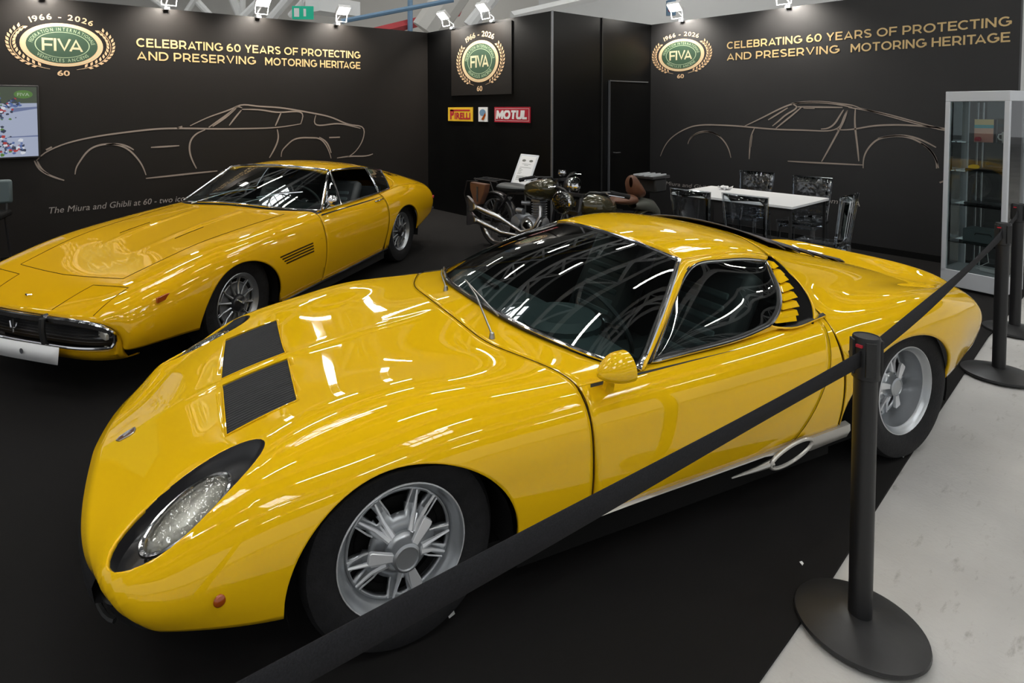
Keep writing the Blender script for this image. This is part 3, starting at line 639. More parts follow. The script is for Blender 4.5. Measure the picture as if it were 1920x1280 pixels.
MF_ROWS = [
 (-.90,[(0,.415,-.918),(.22,.413,-.914),(.40,.405,-.900),(.535,.394,-.872),(.607,.378,-.838),(.628,.360,-.812),(.645,.348,-.794),(.657,.337,-.778),(.665,.326,-.764)]),
 (-.82,[(0,.456),(.22,.456),(.42,.452),(.58,.446),(.67,.421),(.71,.386,-.80),(.722,.353,-.776),(.724,.328,-.752),(.715,.303,-.73)]),
 (-.65,[(0,.533),(.22,.536),(.42,.54),(.615,.531),(.718,.506),(.772,.440),(.792,.38),(.788,.33),(.765,.284)]),
 (-.45,[(0,.603),(.22,.608),(.42,.615),(.62,.620),(.737,.590),(.805,.512),(.833,.42),(.833,.34),(.815,.27)]),
 (-.2,[(0,.663),(.22,.668),(.425,.678),(.61,.685),(.74,.65),(.82,.58),(.853,.485),(.857,.375),(.842,.265)]),
 (.1,[(0,.708),(.22,.71),(.43,.718),(.61,.728),(.745,.70),(.83,.635),(.865,.54),(.868,.40),(.85,.265)]),
 (.4,[(0,.745),(.22,.742),(.43,.734),(.61,.73),(.755,.705),(.84,.635),(.868,.54),(.87,.40),(.85,.265)]),
 (.7,[(0,.80),(.22,.788),(.43,.76),(.62,.732),(.765,.70),(.842,.635),(.87,.54),(.873,.40),(.85,.275)]),
 (1.1,[(0,.83),(.22,.82),(.43,.79),(.63,.745),(.77,.705),(.845,.637),(.873,.54),(.876,.40),(.85,.28)]),
 (1.6,[(0,.83),(.22,.82),(.43,.79),(.63,.75),(.768,.715),(.846,.645),(.875,.545),(.876,.405),(.85,.285)]),
 (2.05,[(0,.86),(.22,.85),(.43,.82),(.62,.79),(.762,.745),(.85,.67),(.885,.56),(.88,.415),(.855,.295)]),
 (2.3,[(0,.86),(.22,.85),(.43,.82),(.62,.79),(.765,.765),(.862,.695),(.90,.59),(.893,.44),(.865,.30)])]
MR_ROWS = [
 (1.30,[(0,1.03),(.22,1.022),(.44,.985),(.62,.86),(.768,.715),(.846,.642),(.874,.543),(.876,.403),(.85,.283)]),
 (1.60,[(0,1.062),(.25,1.054),(.485,1.01),(.645,.87),(.768,.717),(.846,.645),(.875,.545),(.876,.405),(.85,.285)]),
 (1.85,[(0,1.052),(.25,1.043),(.495,.995),(.64,.865),(.764,.73),(.848,.655),(.88,.55),(.878,.41),(.853,.29)]),
 (2.05,[(0,1.012),(.25,1.0),(.485,.95),(.62,.84),(.758,.748),(.85,.672),(.886,.56),(.88,.418),(.855,.295)]),
 (2.3,[(0,.94),(.25,.93),(.46,.89),(.61,.805),(.758,.765),(.862,.70),(.90,.59),(.893,.44),(.865,.30)]),
 (2.6,[(0,.852),(.25,.848),(.455,.82),(.60,.772),(.755,.768),(.862,.708),(.895,.60),(.885,.45),(.855,.31)]),
 (2.88,[(0,.778),(.25,.776),(.45,.755),(.60,.733),(.735,.738),(.835,.69),(.868,.59),(.855,.46),(.825,.345)]),
 (3.12,[(0,.728),(.25,.727),(.45,.715),(.59,.702),(.70,.70),(.79,.658),(.822,.575),(.808,.475),(.785,.395)]),
 (3.30,[(0,.705),(.25,.705),(.44,.70),(.56,.687),(.655,.672),(.735,.62),(.765,.55),(.755,.48),(.735,.42)]),
 (3.40,[(0,.70),(.24,.70),(.42,.692),(.53,.675,3.395),(.61,.645,3.385),(.675,.59,3.37),(.705,.53,3.36),(.70,.475,3.355),(.685,.43,3.35)])]
SF, SR = Surf(MF_ROWS), Surf(MR_ROWS)
miura = car_root('sports_car', -0.14077, 1.77176, 0.41866, 0.78, 'low yellow sports coupe nearest the rope, with lying oval headlights and two black bonnet grilles')
FA = (0.0, .368, .315, .295); RA_ = (2.405, .410, .318, .312)
# front clamshell: hood + both fenders, one shell
UCL = [(0,.47),(1,.475),(2,.50),(3,.585),(3.5,.625),(4,.648),(5,.652),(8,.645)]
def ucl(v): return smooth_tab(UCL, np.abs(v))
g = G()
FX = x_samples(-.90, .648, [(FA[0],FA[1])]); nh = len(FX); Vt = np.linspace(-4,4,81)[None,:]; tt = ((FX+.90)/1.548)[:,None]
U = -.90+(ucl(Vt)+.90)*tt; P = SF.ev(U, np.repeat(Vt,nh,0)); P[...,2] += .0045*np.exp(-(P[...,1]/.016)**2)*np.clip((P[...,0]+.70)/.2,0,1)*np.clip((.50-P[...,0])/.3,0,1); g.grid(P)
Wf = np.linspace(0,1,nh)
for sd in (-1,1):
    xs = FX; U, V = flank(SF, 0, 0, sd, 4.0, [FA], x=xs)
    P = SF.ev(U, V); g.grid(P)
# weld the two zones by snapping the top row onto the hood edge: sample the hood edge finely
fc = g.build('front_clamshell', ['paint','black'], miura, solid=0.012, inner=1, out=CEN, merge=1e-4)
HLC = dict(cx=-.593, cy=.622, a=.216, b=.108)
def hl_poly(sd, f=1.0): 
    rot = math.atan2(-.085, .415)*sd
    return ellipse(HLC['cx'], sd*HLC['cy'], HLC['a']*f, HLC['b']*f, rot)
def grille_poly(sd):
    q = [(-.465,.035),(-.205,.035),(-.215,.375),(-.25,.385),(-.465,.405)]
    q = [(-.474,.028),(-.222,.028),(-.250,.415),(-.484,.430)]
    q = [(x, y*sd) for x, y in q]
    return q if sd > 0 else q[::-1]
def cuts(bm):
    for sd in (-1,1):
        cut_convex(bm, hl_poly(sd), 0.25); cut_convex(bm, grille_poly(sd), 0.4)
edit(fc, cuts)
for sd in (-1,1):
    # headlight bowl: satin black, swept down into the fender
    ring = hl_poly(sd); rings = []; c0 = SF.xy(HLC['cx'], sd*HLC['cy'])
    for f, dz in ((1.0,-.0015),(.99,-.008),(.965,-.022),(.90,-.045),(.80,-.062),(.5,-.072),(.02,-.075)):
        rr = hl_poly(sd, f); row = []
        for (x, y), (xo, yo) in zip(rr, ring):
            zo = SF.xy(xo, yo)[2] if f > .85 else SF.xy(x, y)[2]
            row.append((x, y, zo+dz))
        row.append(row[0]); rings.append(row)
    g = G(); g.grid(np.array(rings)); bowl = g.build('headlight_bowl', 'satin', miura, merge=1e-4)
    # lamp unit lying in the bowl
    rot = math.atan2(-.085,.415)*sd; lc = (-.603, sd*.640)
    def dome(f, dz, n=40): 
        return [(x, y, SF.xy(*lc)[2]+ (x-lc[0])*.42 - abs(y-sd*.0)*0 + (abs(lc[1])-abs(y))*.35 + dz - .010) for x, y in ellipse(lc[0], lc[1], .118*f, .064*f, rot, n)]
    g = G(); P = []
    for f, dz in ((1,-.030),(.97,-.020),(.85,-.009),(.6,.000),(.3,.004),(.01,.005)): r_ = dome(f, dz); P.append(r_+[r_[0]])
    g.grid(np.array(P)); lamp = g.build('headlight', 'lensglass', miura, merge=1e-4, subd=0)
    g = G(); P = []
    for f, dz in ((1,-.032),(.8,-.042),(.5,-.052),(.01,-.06)): r_ = dome(f, dz); P.append(r_+[r_[0]])
    g.grid(np.array(P)); g.build('reflector', 'reflector', lamp, merge=1e-4)
    g = G(); g.tube(dome(1.02,-.026), .008, 8, closed=True); g.build('bezel', 'chrome', lamp)
    g = G(); q = dome(1.0,-.04)
    for k in range(0,40,2): g.box(q[k], (.008,.008,.010))
    g.build('bezel_teeth', 'steel', lamp)
    # bonnet grille of lengthwise slats over a dark tray
    gp = grille_poly(sd); g = G(); ns = 22; gg = G(); P = []
    for i in range(ns):
        yk = .036+.378*i/(ns-1); x1 = -.224-(yk-.03)*.07; x0 = -.474-(yk-.03)*.025
        pts = [tuple(SF.xy(x, sd*yk)-np.array([0,0,.006])) for x in np.linspace(x0, x1, 7)]
        g.tube(pts, .0048, 4)
    gr = g.build('hood_grille', 'slatblack', miura); gr['kind'] = 'stuff'
    tray = G(); P = np.array([[SF.xy(x, sd*y)-np.array([0,0,.03]) for y in np.linspace(.015,.44,8)] for x in np.linspace(-.495,-.21,8)])
    tray.grid(P); tray.build('grille_tray', 'liner', miura)
    # rim ribs of the grille opening
    g = G(); gp2 = [(-.473,.029),(-.223,.029),(-.251,.414),(-.483,.429)]
    pts = []
    for i in range(4):
        a, b = gp2[i], gp2[(i+1)%4]
        for t in np.linspace(0,1,8)[:-1]: pts.append(tuple(SF.xy(a[0]+(b[0]-a[0])*t, sd*(a[1]+(b[1]-a[1])*t))+np.array([0,0,.0015])))
    g.tube(pts, .0028, 6, closed=True); g.build('grille_rim', 'paint', miura)
    # round amber side marker
    mp = SF.ev(np.array([-.525]), np.array([6.45*sd]))[0]; g = G()
    g.lathe([(0.0,.008),(.011,.0075),(.016,.004),(.0175,0)], 20, 'Y', (0,0,0)); 
    mk = g.build('side_marker', 'amber', miura); mk.location = (mp[0], mp[1], mp[2]); mk.rotation_euler = (0,0,0 if sd > 0 else PI)
    mk.rotation_euler.z += -.22*sd
    # fender gap strip handled by panel spacing; washer nozzle
# cowl strip between clamshell and windscreen
WSB = [(.615,0,.797),(.625,.2,.793),(.665,.4,.778),(.735,.56,.757),(.825,.70,.732),(.93,.783,.709)]
WST = [(1.365,0,1.036),(1.375,.2,1.029),(1.40,.36,1.010),(1.43,.478,.987)]
def mirror(pts): return [(x,-y,z) for x,y,z in pts]
def full(half): return mirror(half)[:0:-1]+list(half)
wsb_y = np.array([p[1] for p in WSB]); wsb_x = np.array([p[0] for p in WSB])
g = G(); Vt = np.linspace(-4.15,4.15,81)
P = []
for t in np.linspace(0,1,8):
    row = []
    for v in Vt:
        u0 = float(ucl(np.array([v]))[0])+.004
        y = abs(SF.ev(np.array([u0]), np.array([abs(v)]))[0][1]); y = min(y, .783)
        u1 = float((spl_basis(wsb_y, np.array([y])) @ wsb_x)[0])
        u1 = max(u1, u0+.02)
        row.append(SF.ev(np.array([u0+(u1-u0)*t]), np.array([v]))[0])
    P.append(row)
P = np.array(P); g.grid(P); g.build('cowl', ['paint','black'], miura, solid=.01, inner=1, out=CEN)
# windscreen
hb, ht = full(WSB), full(WST)
P = coons(hb, ht, [hb[0],((hb[0][0]+ht[0][0])/2-.01,(hb[0][1]+ht[0][1])/2-.022,(hb[0][2]+ht[0][2])/2+.012),ht[0]], [hb[-1],((hb[-1][0]+ht[-1][0])/2-.01,(hb[-1][1]+ht[-1][1])/2+.022,(hb[-1][2]+ht[-1][2])/2+.012),ht[-1]], 41, 20, (-.02,0,.015))
g = G(); g.grid(P); ws = g.build('windscreen', 'windscreen', miura)
edge = [tuple(p) for p in P[:,0]]+[tuple(p) for p in P[-1,1:]]+[tuple(p) for p in P[::-1,-1][1:]]+[tuple(p) for p in P[0,::-1][1:-1]]
g = G(); g.tube(edge, .0085, 8, closed=True); g.build('windscreen_trim', 'chrome', miura)
g = G(); g.tube([tuple(np.array(p)*np.array([1,.985,1])-np.array([0,0,.004])) for p in edge], .012, 6, closed=True); g.build('windscreen_seal', 'black', miura)
# roof panel
def x_front(y): 
    ya = np.array([p[1] for p in WST]); xa = np.array([p[0] for p in WST]); return float((spl_basis(ya, np.array([min(abs(y),.478)]))@xa)[0])
REAR = [(0,2.12),(1,2.05),(1.6,1.98),(2,1.95),(2.3,1.93)]
def x_rear(v): return float(smooth_tab(REAR, np.array([abs(v)]))[0])
VR = 2.12
g = G(); P = []
for v in np.linspace(-VR,VR,61):
    y = abs(SR.ev(np.array([1.4]), np.array([abs(v)]))[0][1]); xf = x_front(y)+.006; xr = x_rear(v)
    P.append([SR.ev(np.array([xf+(xr-xf)*t]), np.array([v]))[0] for t in np.linspace(0,1,26)])
P = np.array(P); g.grid(P); g.build('roof', ['paint','black'], miura, solid=.012, inner=1, out=CEN)
roofP = P
for sd in (-1,1):
    side = roofP[-1] if sd > 0 else roofP[0]
    sg = 'near' if sd < 0 else 'far'
    # cant rail and A-pillar: a strip between windscreen/roof edge and the side window
    wtop = [(1.00,.768,.718),(1.22,.645,.848),(1.41,.545,.955),(1.47,.530,.975),(1.60,.536,.980),(1.75,.540,.972),(1.905,.540,.945)]
    wtop = [(x, sd*y, z) for x,y,z in wtop]
    pil_out = [(hb[-1][0],hb[-1][1],hb[-1][2])]+[((hb[-1][0]+ht[-1][0])/2-.01,(hb[-1][1]+ht[-1][1])/2+.022,(hb[-1][2]+ht[-1][2])/2+.012)]+[ht[-1]]
    A1 = curve3(pil_out, 14); A1[:,1] *= sd; R1 = side
    outer = np.vstack([A1[:-1], R1]); 
    B1 = curve3([(.955,sd*.785,.712)]+wtop[1:3], 14); B2 = curve3(wtop[2:], len(R1)); inner_ = np.vstack([B1[:-1], B2])
    k = np.linspace(0,1,7)[None,:,None]
    Q = outer[:,None]*(1-k)+inner_[:,None]*k + np.array([0,sd*.010,.006])*(4*k*(1-k))
    g = G(); g.grid(Q); g.build('roof_rail', ['paint','black'], miura, solid=.012, inner=1, out=CEN)
    # door shell
    xs = np.linspace(0,1,40)[:,None]; vs = np.linspace(3.93,8,26)[None,:]
    DR = [(3.93,1.96),(4.5,1.94),(5,1.91),(6,1.86),(7,1.77),(8,1.68)]
    D1 = np.repeat((.655+.004+0*vs), 40, 0); D2 = np.repeat(smooth_tab(DR, vs), 40, 0)
    RCL = [(0,2.0),(1,1.99),(2,1.975),(3,1.975),(4,1.985),(5,1.958),(6,1.955),(7,1.958),(8,1.965)]
    U = D1+(D2-D1)*xs; V = np.repeat(vs,40,0)*sd
    g = G(); g.grid(SF.ev(U,V)); door = g.build('door', ['paint','black'], miura, solid=.012, inner=1, out=CEN)
    # rear quarter filler between the door edge and the rear clamshell
    U2a = D2+.0015; U2b = np.repeat(smooth_tab([(q[0],q[1]-.004) for q in RCL], vs), 40, 0); U2b = np.maximum(U2b, U2a+.004)
    U = U2a+(U2b-U2a)*xs; g = G(); g.grid(SF.ev(U,V)); g.build('rear_quarter', ['paint','black'], miura, solid=.01, inner=1, out=CEN)
    # side window
    wbot = [(1.00,sd*.770,.716),(1.25,sd*.772,.722),(1.50,sd*.770,.732),(1.66,sd*.755,.748)]
    wrear = [(1.66,sd*.755,.748),(1.735,sd*.735,.785),(1.80,sd*.695,.83),(1.86,sd*.625,.885),(1.905,sd*.540,.945)]
    nB = 30; Pb = curve3(wbot, nB); Pt = curve3(wtop, nB*2); Pr = curve3(wrear, 16)
    low = np.vstack([Pb[:-1], Pr]); m_ = len(low); tl = np.r_[0,np.cumsum(np.linalg.norm(np.diff(low,axis=0),axis=1))]; tp = np.r_[0,np.cumsum(np.linalg.norm(np.diff(Pt,axis=0),axis=1))]
    top2 = np.stack([np.interp(np.linspace(0,1,m_), tp/tp[-1], Pt[:,i]) for i in range(3)],1)
    low2 = np.stack([np.interp(np.linspace(0,1,m_), tl/tl[-1], low[:,i]) for i in range(3)],1)
    k = np.linspace(0,1,9)[None,:,None]; Q = low2[:,None]*(1-k)+top2[:,None]*k+np.array([0,sd*.012,.006])*(4*k*(1-k))
    Q[:,:,1] -= sd*.006
    g = G(); g.grid(Q); g.build('side_window', 'windscreen', miura)
    loop = [tuple(p) for p in low2]+[tuple(p) for p in top2[::-1][1:-1]]
    g = G(); g.tube(loop, .0065, 8, closed=True); g.build('window_trim', 'chrome', miura)
    g = G(); g.tube([(p[0],p[1]-sd*.010,p[2]) for p in loop], .012, 6, closed=True); g.build('window_seal', 'black', miura)
    # belt filler under the window, between pillar foot and rear
    # louvred pillar behind the window: yellow fins over a dark recess
    lf = curve3([(1.675,sd*.762,.745),(1.748,sd*.742,.785),(1.815,sd*.702,.83),(1.875,sd*.632,.888),(1.918,sd*.548,.948)], 24)
    lr = curve3([(1.90,sd*.780,.735),(1.945,sd*.752,.785),(1.965,sd*.700,.845),(1.965,sd*.628,.905),(1.955,sd*.548,.957)], 24)
    k = np.linspace(0,1,6)[None,:,None]; Q = lf[:,None]*(1-k)+lr[:,None]*k; Q[:,:,1] -= sd*.045*np.sin(PI*k[:,:,0]*.999+.001); Q[:,:,2] -= .01
    g = G(); g.grid(Q); g.build('louvre_recess', 'liner', miura)
    for j in range(8):
        a = 1+int(j*2.8); p0, p1 = Vector(lf[a]), Vector(lr[a]); dn = Vector((0,sd*.012,.004)); 
        w = .55 if j < 7 else .5
        b2 = min(a+2,23); b3 = min(a+3,23); q = p0.lerp(p1, .54); e0 = Vector(lf[b2]).lerp(Vector(lf[b3]),.6); e0 = p0.lerp(e0,.74); e1 = e0.lerp(Vector(lr[b2]), .46)
        g = G(); i_ = Vector((0,-sd*.03,0))
        g.add([p0, e0, e1, q, p0+i_, e0+i_, e1+i_, q+i_], [(0,1,2,3),(4,7,6,5),(0,4,5,1),(1,5,6,2),(2,6,7,3),(3,7,4,0)])
        g.build('louvre_fin', 'paint', miura, smooth=False)
    # rear quarter skin above the belt: between louvre and clamshell line
    rc = np.array([SR.ev(np.array([float(smooth_tab(RCL, np.array([v]))[0])-.004]), np.array([sd*v]))[0] for v in np.linspace(3.93,2.12,24)])
    k = np.linspace(0,1,7)[None,:,None]; lr2 = lr.copy(); Q = lr2[:,None]*(1-k)+rc[:,None]*k + np.array([.0,sd*.006,.006])*(4*k*(1-k))
    g = G(); g.grid(Q); g.build('sail_panel', ['paint','black'], miura, solid=.01, inner=1, out=CEN)
    # shoulder under the louvres
    blow = np.array([SF.ev(np.array([u]), np.array([sd*3.93]))[0] for u in np.linspace(1.0,2.0,30)])
    bup = np.vstack([curve3(wbot,20), curve3([tuple(wbot[-1]), (1.675,sd*.764,.742),(1.90,sd*.780,.735),(1.99,sd*.775,.742)],11)[1:]])
    g = G(); k = np.linspace(0,1,4)[None,:,None]; Q = bup[:,None]*(1-k)+blow[:,None]*k; g.grid(Q); g.build('belt_panel', ['paint','black'], miura, solid=.008, inner=1, out=CEN)
    # silver sill with an air scoop near the rear wheel
    xs_ = np.linspace(.40, 2.03, 50); P = []
    for x in xs_:
        w = float(np.interp(x, [.40,.9,1.5,1.60,1.80,2.03],[.012,.014,.018,.05,.085,.080])); p8 = SF.ev(np.array([x]), np.array([8.0*sd]))[0]
        z0 = p8[2]; yy = abs(p8[1])
        P.append([(x, sd*(yy-.012), z0+.004),(x, sd*(yy+.010), z0-.002),(x, sd*(yy+.012), z0-w*.35),(x, sd*(yy-.004), z0-w*.8),(x, sd*(yy-.03), z0-w)])
    g = G(); g.grid(np.array(P)); sill = g.build('sill', 'silver', miura)
    g = G(); el = [(1.65+.120*math.cos(t)+.025*math.sin(t), sd*(.872-.005*(1-math.sin(t))), .258+.043*math.sin(t)+.012*math.cos(t)) for t in [2*PI*k_/28 for k_ in range(28)]]
    g.tube(el, .008, 8, closed=True); g.tube([(1.545,sd*.862,.243),(1.47,sd*.850,.228),(1.34,sd*.842,.222)], [.014,.009,.003], 8); g.build('scoop_rim', 'silver', sill)
    g = G(); g.add([(x, y-sd*.001, z) for x,y,z in el], [tuple(range(28))]); g.build('scoop_mouth', 'liner', sill)
    g = G(); g.box((1.2,sd*.765,.19),(1.60,.05,.12)); g.build('rocker', 'liner', miura)
    # door mirror
# rear clamshell
RCLt = [(0,2.0),(1,1.99),(2,1.975),(3,1.975),(4,2.0),(5,2.02),(6,2.03),(7,2.035),(8,2.03)]
RCLt = [(0,2.125),(1,2.055),(1.6,1.99),(2,1.972),(2.5,1.970),(3,1.972),(4,1.985)]
def rcl(v): return smooth_tab(RCLt, np.abs(v))
SR.T[:,:,0] -= np.maximum(0,(SR.T[:,:,0]-2.9))*.05
g = G(); Vt = np.linspace(-4,4,97)[None,:]; RX = x_samples(1.985, 3.40, [(RA_[0],RA_[1])]); tt = ((RX-1.985)/1.415)[:,None]
U = rcl(Vt)+(3.40-rcl(Vt))*tt; V = np.repeat(Vt,len(RX),0); P = SR.ev(U, V)
# ducktail: lift the trailing edge and hollow the deck before it
def tail_mod(P):
    x, y = P[...,0], np.abs(P[...,1]); w = np.clip(1-(y/.62)**4,0,1)
    P[...,2] += w*(.028*np.exp(-((x-3.34)/.06)**2) - .034*np.exp(-((x-3.13)/.09)**2)); return P
P = tail_mod(P); g.grid(P)
for sd in (-1,1):
    xs = RX
    U, V = flank(SR, 0, 0, sd, 4.0, [RA_], x=xs)
    cut = np.abs(V); lim = smooth_tab([(4,1.985),(5,1.958),(6,1.955),(7,1.958),(8,1.965)], cut); fr_ = np.clip((RX[:,None]-1.985)/.10,0,1); U = U+(lim-1.985)*(1-fr_)
    g.grid(SR.ev(U, V))
rc_ = g.build('rear_clamshell', ['paint','black'], miura, solid=.012, inner=1, out=(2.6,0,.2), merge=1e-4)
def slat_poly(): return [(2.16,-.30),(3.05,-.10),(3.05,.10),(2.16,.30)]
SLATP = [(2.14,-.36),(3.02,-.12),(3.02,.12),(2.14,.36)]
SLATP = [(2.10,-.40),(2.75,-.34),(3.06,-.10),(3.06,.10),(2.75,.34),(2.10,.40)]
edit(rc_, lambda bm: cut_convex(bm, SLATP, .6), out=(2.6,0,.2))
g = G(); g.grid(np.array([[SR.xy(x, y)-np.array([0,0,.05]) for y in np.linspace(-.40,.40,9)] for x in np.linspace(2.08,3.06,12)])); g.build('engine_cover_tray', 'liner', miura)
for k in range(7):
    x0 = 2.09+k*.132; hw = float(np.interp(x0+.07, [2.10,2.75,3.06],[.405,.345,.11])); hw2 = float(np.interp(x0, [2.10,2.75,3.06],[.405,.35,.14]))
    P = []
    for y in np.linspace(-1,1,17):
        a = SR.xy(x0, y*hw2); b = SR.xy(x0+.145, y*hw)
        P.append([a+np.array([0,0,.030-.003*k]), a*.5+b*.5+np.array([0,0,.028-.003*k]), b+np.array([0,0,.012-.0025*k])])
    g = G(); g.grid(np.array(P)); g.build('engine_louvre', 'louvregrey', miura, solid=.006)
# tail panel, bumper and lamps (seen from other sides only)
P = []
for v in np.linspace(-8,8,41):
    a = SR.ev(np.array([3.40]), np.array([v]))[0]; a = tail_mod(a.copy()[None])[0]; b = np.array([3.33, a[1]*.94, .44 if abs(v) < 7 else .43])
    P.append([a, a*.6+b*.4-np.array([.02,0,0]), b])
g = G(); g.grid(np.array(P)); g.build('tail_panel', 'black', miura, solid=.006)
for sd in (-1,1):
    g = G(); g.box((3.395,sd*.46,.60),(.02,.22,.07)); g.build('tail_lamp', 'red', miura, bev=.01)
    g = G(); g.tube([(3.36,sd*.70,.43),(3.42,sd*.55,.42),(3.43,sd*.35,.42)], .018, 8); g.build('rear_bumper', 'chrome', miura)
# front mouth: black surround, grille bars, chin
def nose(v, du=0, dz=0, sc=1.0):
    p = SF.ev(np.array([-.90]), np.array([v]))[0]; return np.array([p[0]+du, p[1]*sc, p[2]+dz])
P = []
for v in np.linspace(-3.9,3.9,41):
    a = nose(v,.004,-.002); P.append([a, a+np.array([-.012,0,-.03]), a+np.array([-.006,0,-.075]), a+np.array([.05,0,-.085])])
g = G(); g.grid(np.array(P)); g.build('nose_lip', 'satin', miura)
P = []
for v in np.linspace(-7,7,41):
    a = nose(v); z1 = min(a[2]-.03, .345); P.append([np.array([a[0]+.06, a[1]*.96, z1]), np.array([a[0]+.08, a[1]*.95, .20])])
g = G(); g.grid(np.array(P)); g.build('front_grille', 'liner', miura)
for k in range(2):
    g = G(); g.tube([tuple(nose(v,.03,0)*np.array([1,1,0])+np.array([0,0,.30-.05*k])) for v in np.linspace(-4.5,4.5,21)], .008, 6); g.build('grille_bar', 'black', miura)
P = []
for v in np.linspace(-8,8,41):
    a = nose(v); P.append([np.array([a[0]+.02,a[1]*.985,a[2]-.01]), np.array([a[0]+.035,a[1]*.975,.26]), np.array([a[0]+.06,a[1]*.95,.20]), np.array([a[0]+.16,a[1]*.90,.19])])
g = G(); g.grid(np.array(P)); g.build('front_valance', 'satin', miura, solid=.008)
# crest on the nose: small shield, plain relief
bp_ = SF.xy(-.808, 0); g = G(); sh = [(-.032,.0),(-.022,.016),(.004,.022),(.026,.018),(.030,0),(.026,-.018),(.004,-.022),(-.022,-.016)]
g.add([(bp_[0]+x, y, SF.xy(bp_[0]+x, y)[2]+.0035) for x, y in sh]+[(bp_[0]+x, y, SF.xy(bp_[0]+x, y)[2]-.004) for x, y in sh], [tuple(range(8))]+[(i,(i+1)%8,8+(i+1)%8,8+i) for i in range(8)])
bd = g.build('nose_crest', 'brown', miura, smooth=False)
g = G(); g.tube([(bp_[0]+x, y, SF.xy(bp_[0]+x, y)[2]+.003) for x, y in sh], .003, 6, closed=True); g.tube([(bp_[0]-.01,-.004,SF.xy(bp_[0]-.01,0)[2]+.006),(bp_[0]+.006,.006,SF.xy(bp_[0],0)[2]+.008),(bp_[0]+.016,-.002,SF.xy(bp_[0],0)[2]+.010)], .004, 6); g.build('crest_rim', 'steel', bd)
# under-structure, wheel wells, cabin tub
g = G(); g.box((-.30,0,.30),(.62,.95,.25)); g.box((1.25,0,.17),(2.2,1.5,.09)); g.box((2.75,0,.38),(1.05,1.0,.35)); g.box((.35,0,.42),(.5,1.0,.40)); g.box((-.62,0,.25),(.2,1.1,.18)); g.box((2.18,0,.42),(.2,1.1,.4))
g.build('underbody', 'liner', miura, smooth=False)
g = G(); g.box((1.30,0,.235),(1.4,1.44,.05)); g.box((.64,0,.45),(.06,1.40,.42)); g.box((2.0,0,.48),(.06,1.20,.50)); g.box((1.98,0,.80),(.05,.90,.26)); g.box((1.3,0,.30),(1.3,.22,.16)); g.build('cabin_tub', 'leather', miura, smooth=False)
for sd in (-1,1):
    g = G(); g.grid(np.array([[(x, sd*.79, z) for z in (.25,.45,.70)] for x in np.linspace(.7,1.95,6)])); g.build('door_card', 'leather', miura)
# dashboard
P = []
for y in np.linspace(-.66,.66,25):
    b = .012*math.cos(y*5); P.append([(.70+.10*(y/.66)**2,y,.70),(.78+.06*(y/.66)**2,y,.735+b),(.95,y,.735+b),(1.03,y,.70+b),(1.05,y,.60),(1.02,y,.42)])
g = G(); g.grid(np.array(P)); g.build('dashboard', 'dashmat', miura, solid=.01)
g = G(); g.lathe([(.16,0),(.17,.04),(.14,.07),(0,.075)], 24, 'Z', (.90,-.33,.71)); g.build('binnacle', 'dashmat', miura)
g = G(); g.box((.86,.28,.755),(.025,.20,.006)); g.build('dash_vent', 'black', miura)
def seat(par, y, x=1.42, z=.28, s=1.0, m='leather'):
    g = G(); g.box((x,y,z+.10),(.50,.46,.14)); a = g.build('seat_cushion', m, par, bev=.04)
    g = G(); Rr = Matrix.Rotation(math.radians(28),3,'Y'); g.box((x+.30,y,z+.36),(.12,.46,.55), R=Rr)
    g2 = g.build('seat_back', m, par, bev=.045)
    g = G()
    for k in range(6): g.box(Vector((x+.232+.018*k*1.6-.06,y,z+.22+.055*k)), (.03,.30,.040), R=Rr)
    g.build('seat_pleat', 'dashmat', g2, bev=.012)
def steering(par, x, y, z, tilt=.45):
    g = G(); c = Vector((x,y,z)); Rr = Matrix.Rotation(-tilt,3,'Y')
    g.tube([c+Rr@Vector((0,.175*math.cos(t),.175*math.sin(t))) for t in [2*PI*k/32 for k in range(32)]], .011, 8, closed=True); w = g.build('steering_wheel', 'leather', par)
    g = G()
    for t in (PI/2*0+.2, PI-.2, -PI/2): g.box(c+Rr@Vector((0,.09*math.cos(t),.09*math.sin(t))), (.004,.17,.022), R=Rr@Matrix.Rotation(t,3,'X'))
    g.lathe([(0,-.02),(.035,-.015),(.04,.01),(.03,.03)], 16, 'X', tuple(c)); g.tube([c+Vector((-.02,0,-.01)), c+Vector((-.25,0,-.10))], .02, 8)
    g.build('wheel_spokes', 'steel', w)
seat(miura, -.34); seat(miura, .34); steering(miura, 1.12, -.33, .70)
# wipers parked along the foot of the screen
for P4 in (((.526,-.385),(.600,-.10,.825),(.640,.055,.828),((.662,.145,.826),(.602,-.30,.800))),((.578,.19),(.645,.40,.790),(.700,.52,.780),((.735,.57,.776),(.650,.36,.792)))):
    g = G(); a = Vector(SF.xy(*P4[0])); g.lathe([(0,.024),(.009,.022),(.013,.0)], 12, 'Z', tuple(a))
    g.tube([a+Vector((0,0,.016)), Vector(P4[1]), Vector(P4[2])], [.0045,.004,.003], 6); wp = g.build('wiper_arm', 'steel', miura)
    g = G(); g.tube([Vector(P4[3][0]), Vector(P4[3][0]).lerp(Vector(P4[3][1]),.5)+Vector((-.006,0,.006)), Vector(P4[3][1])], .004, 6); g.build('wiper_blade', 'steel', wp)
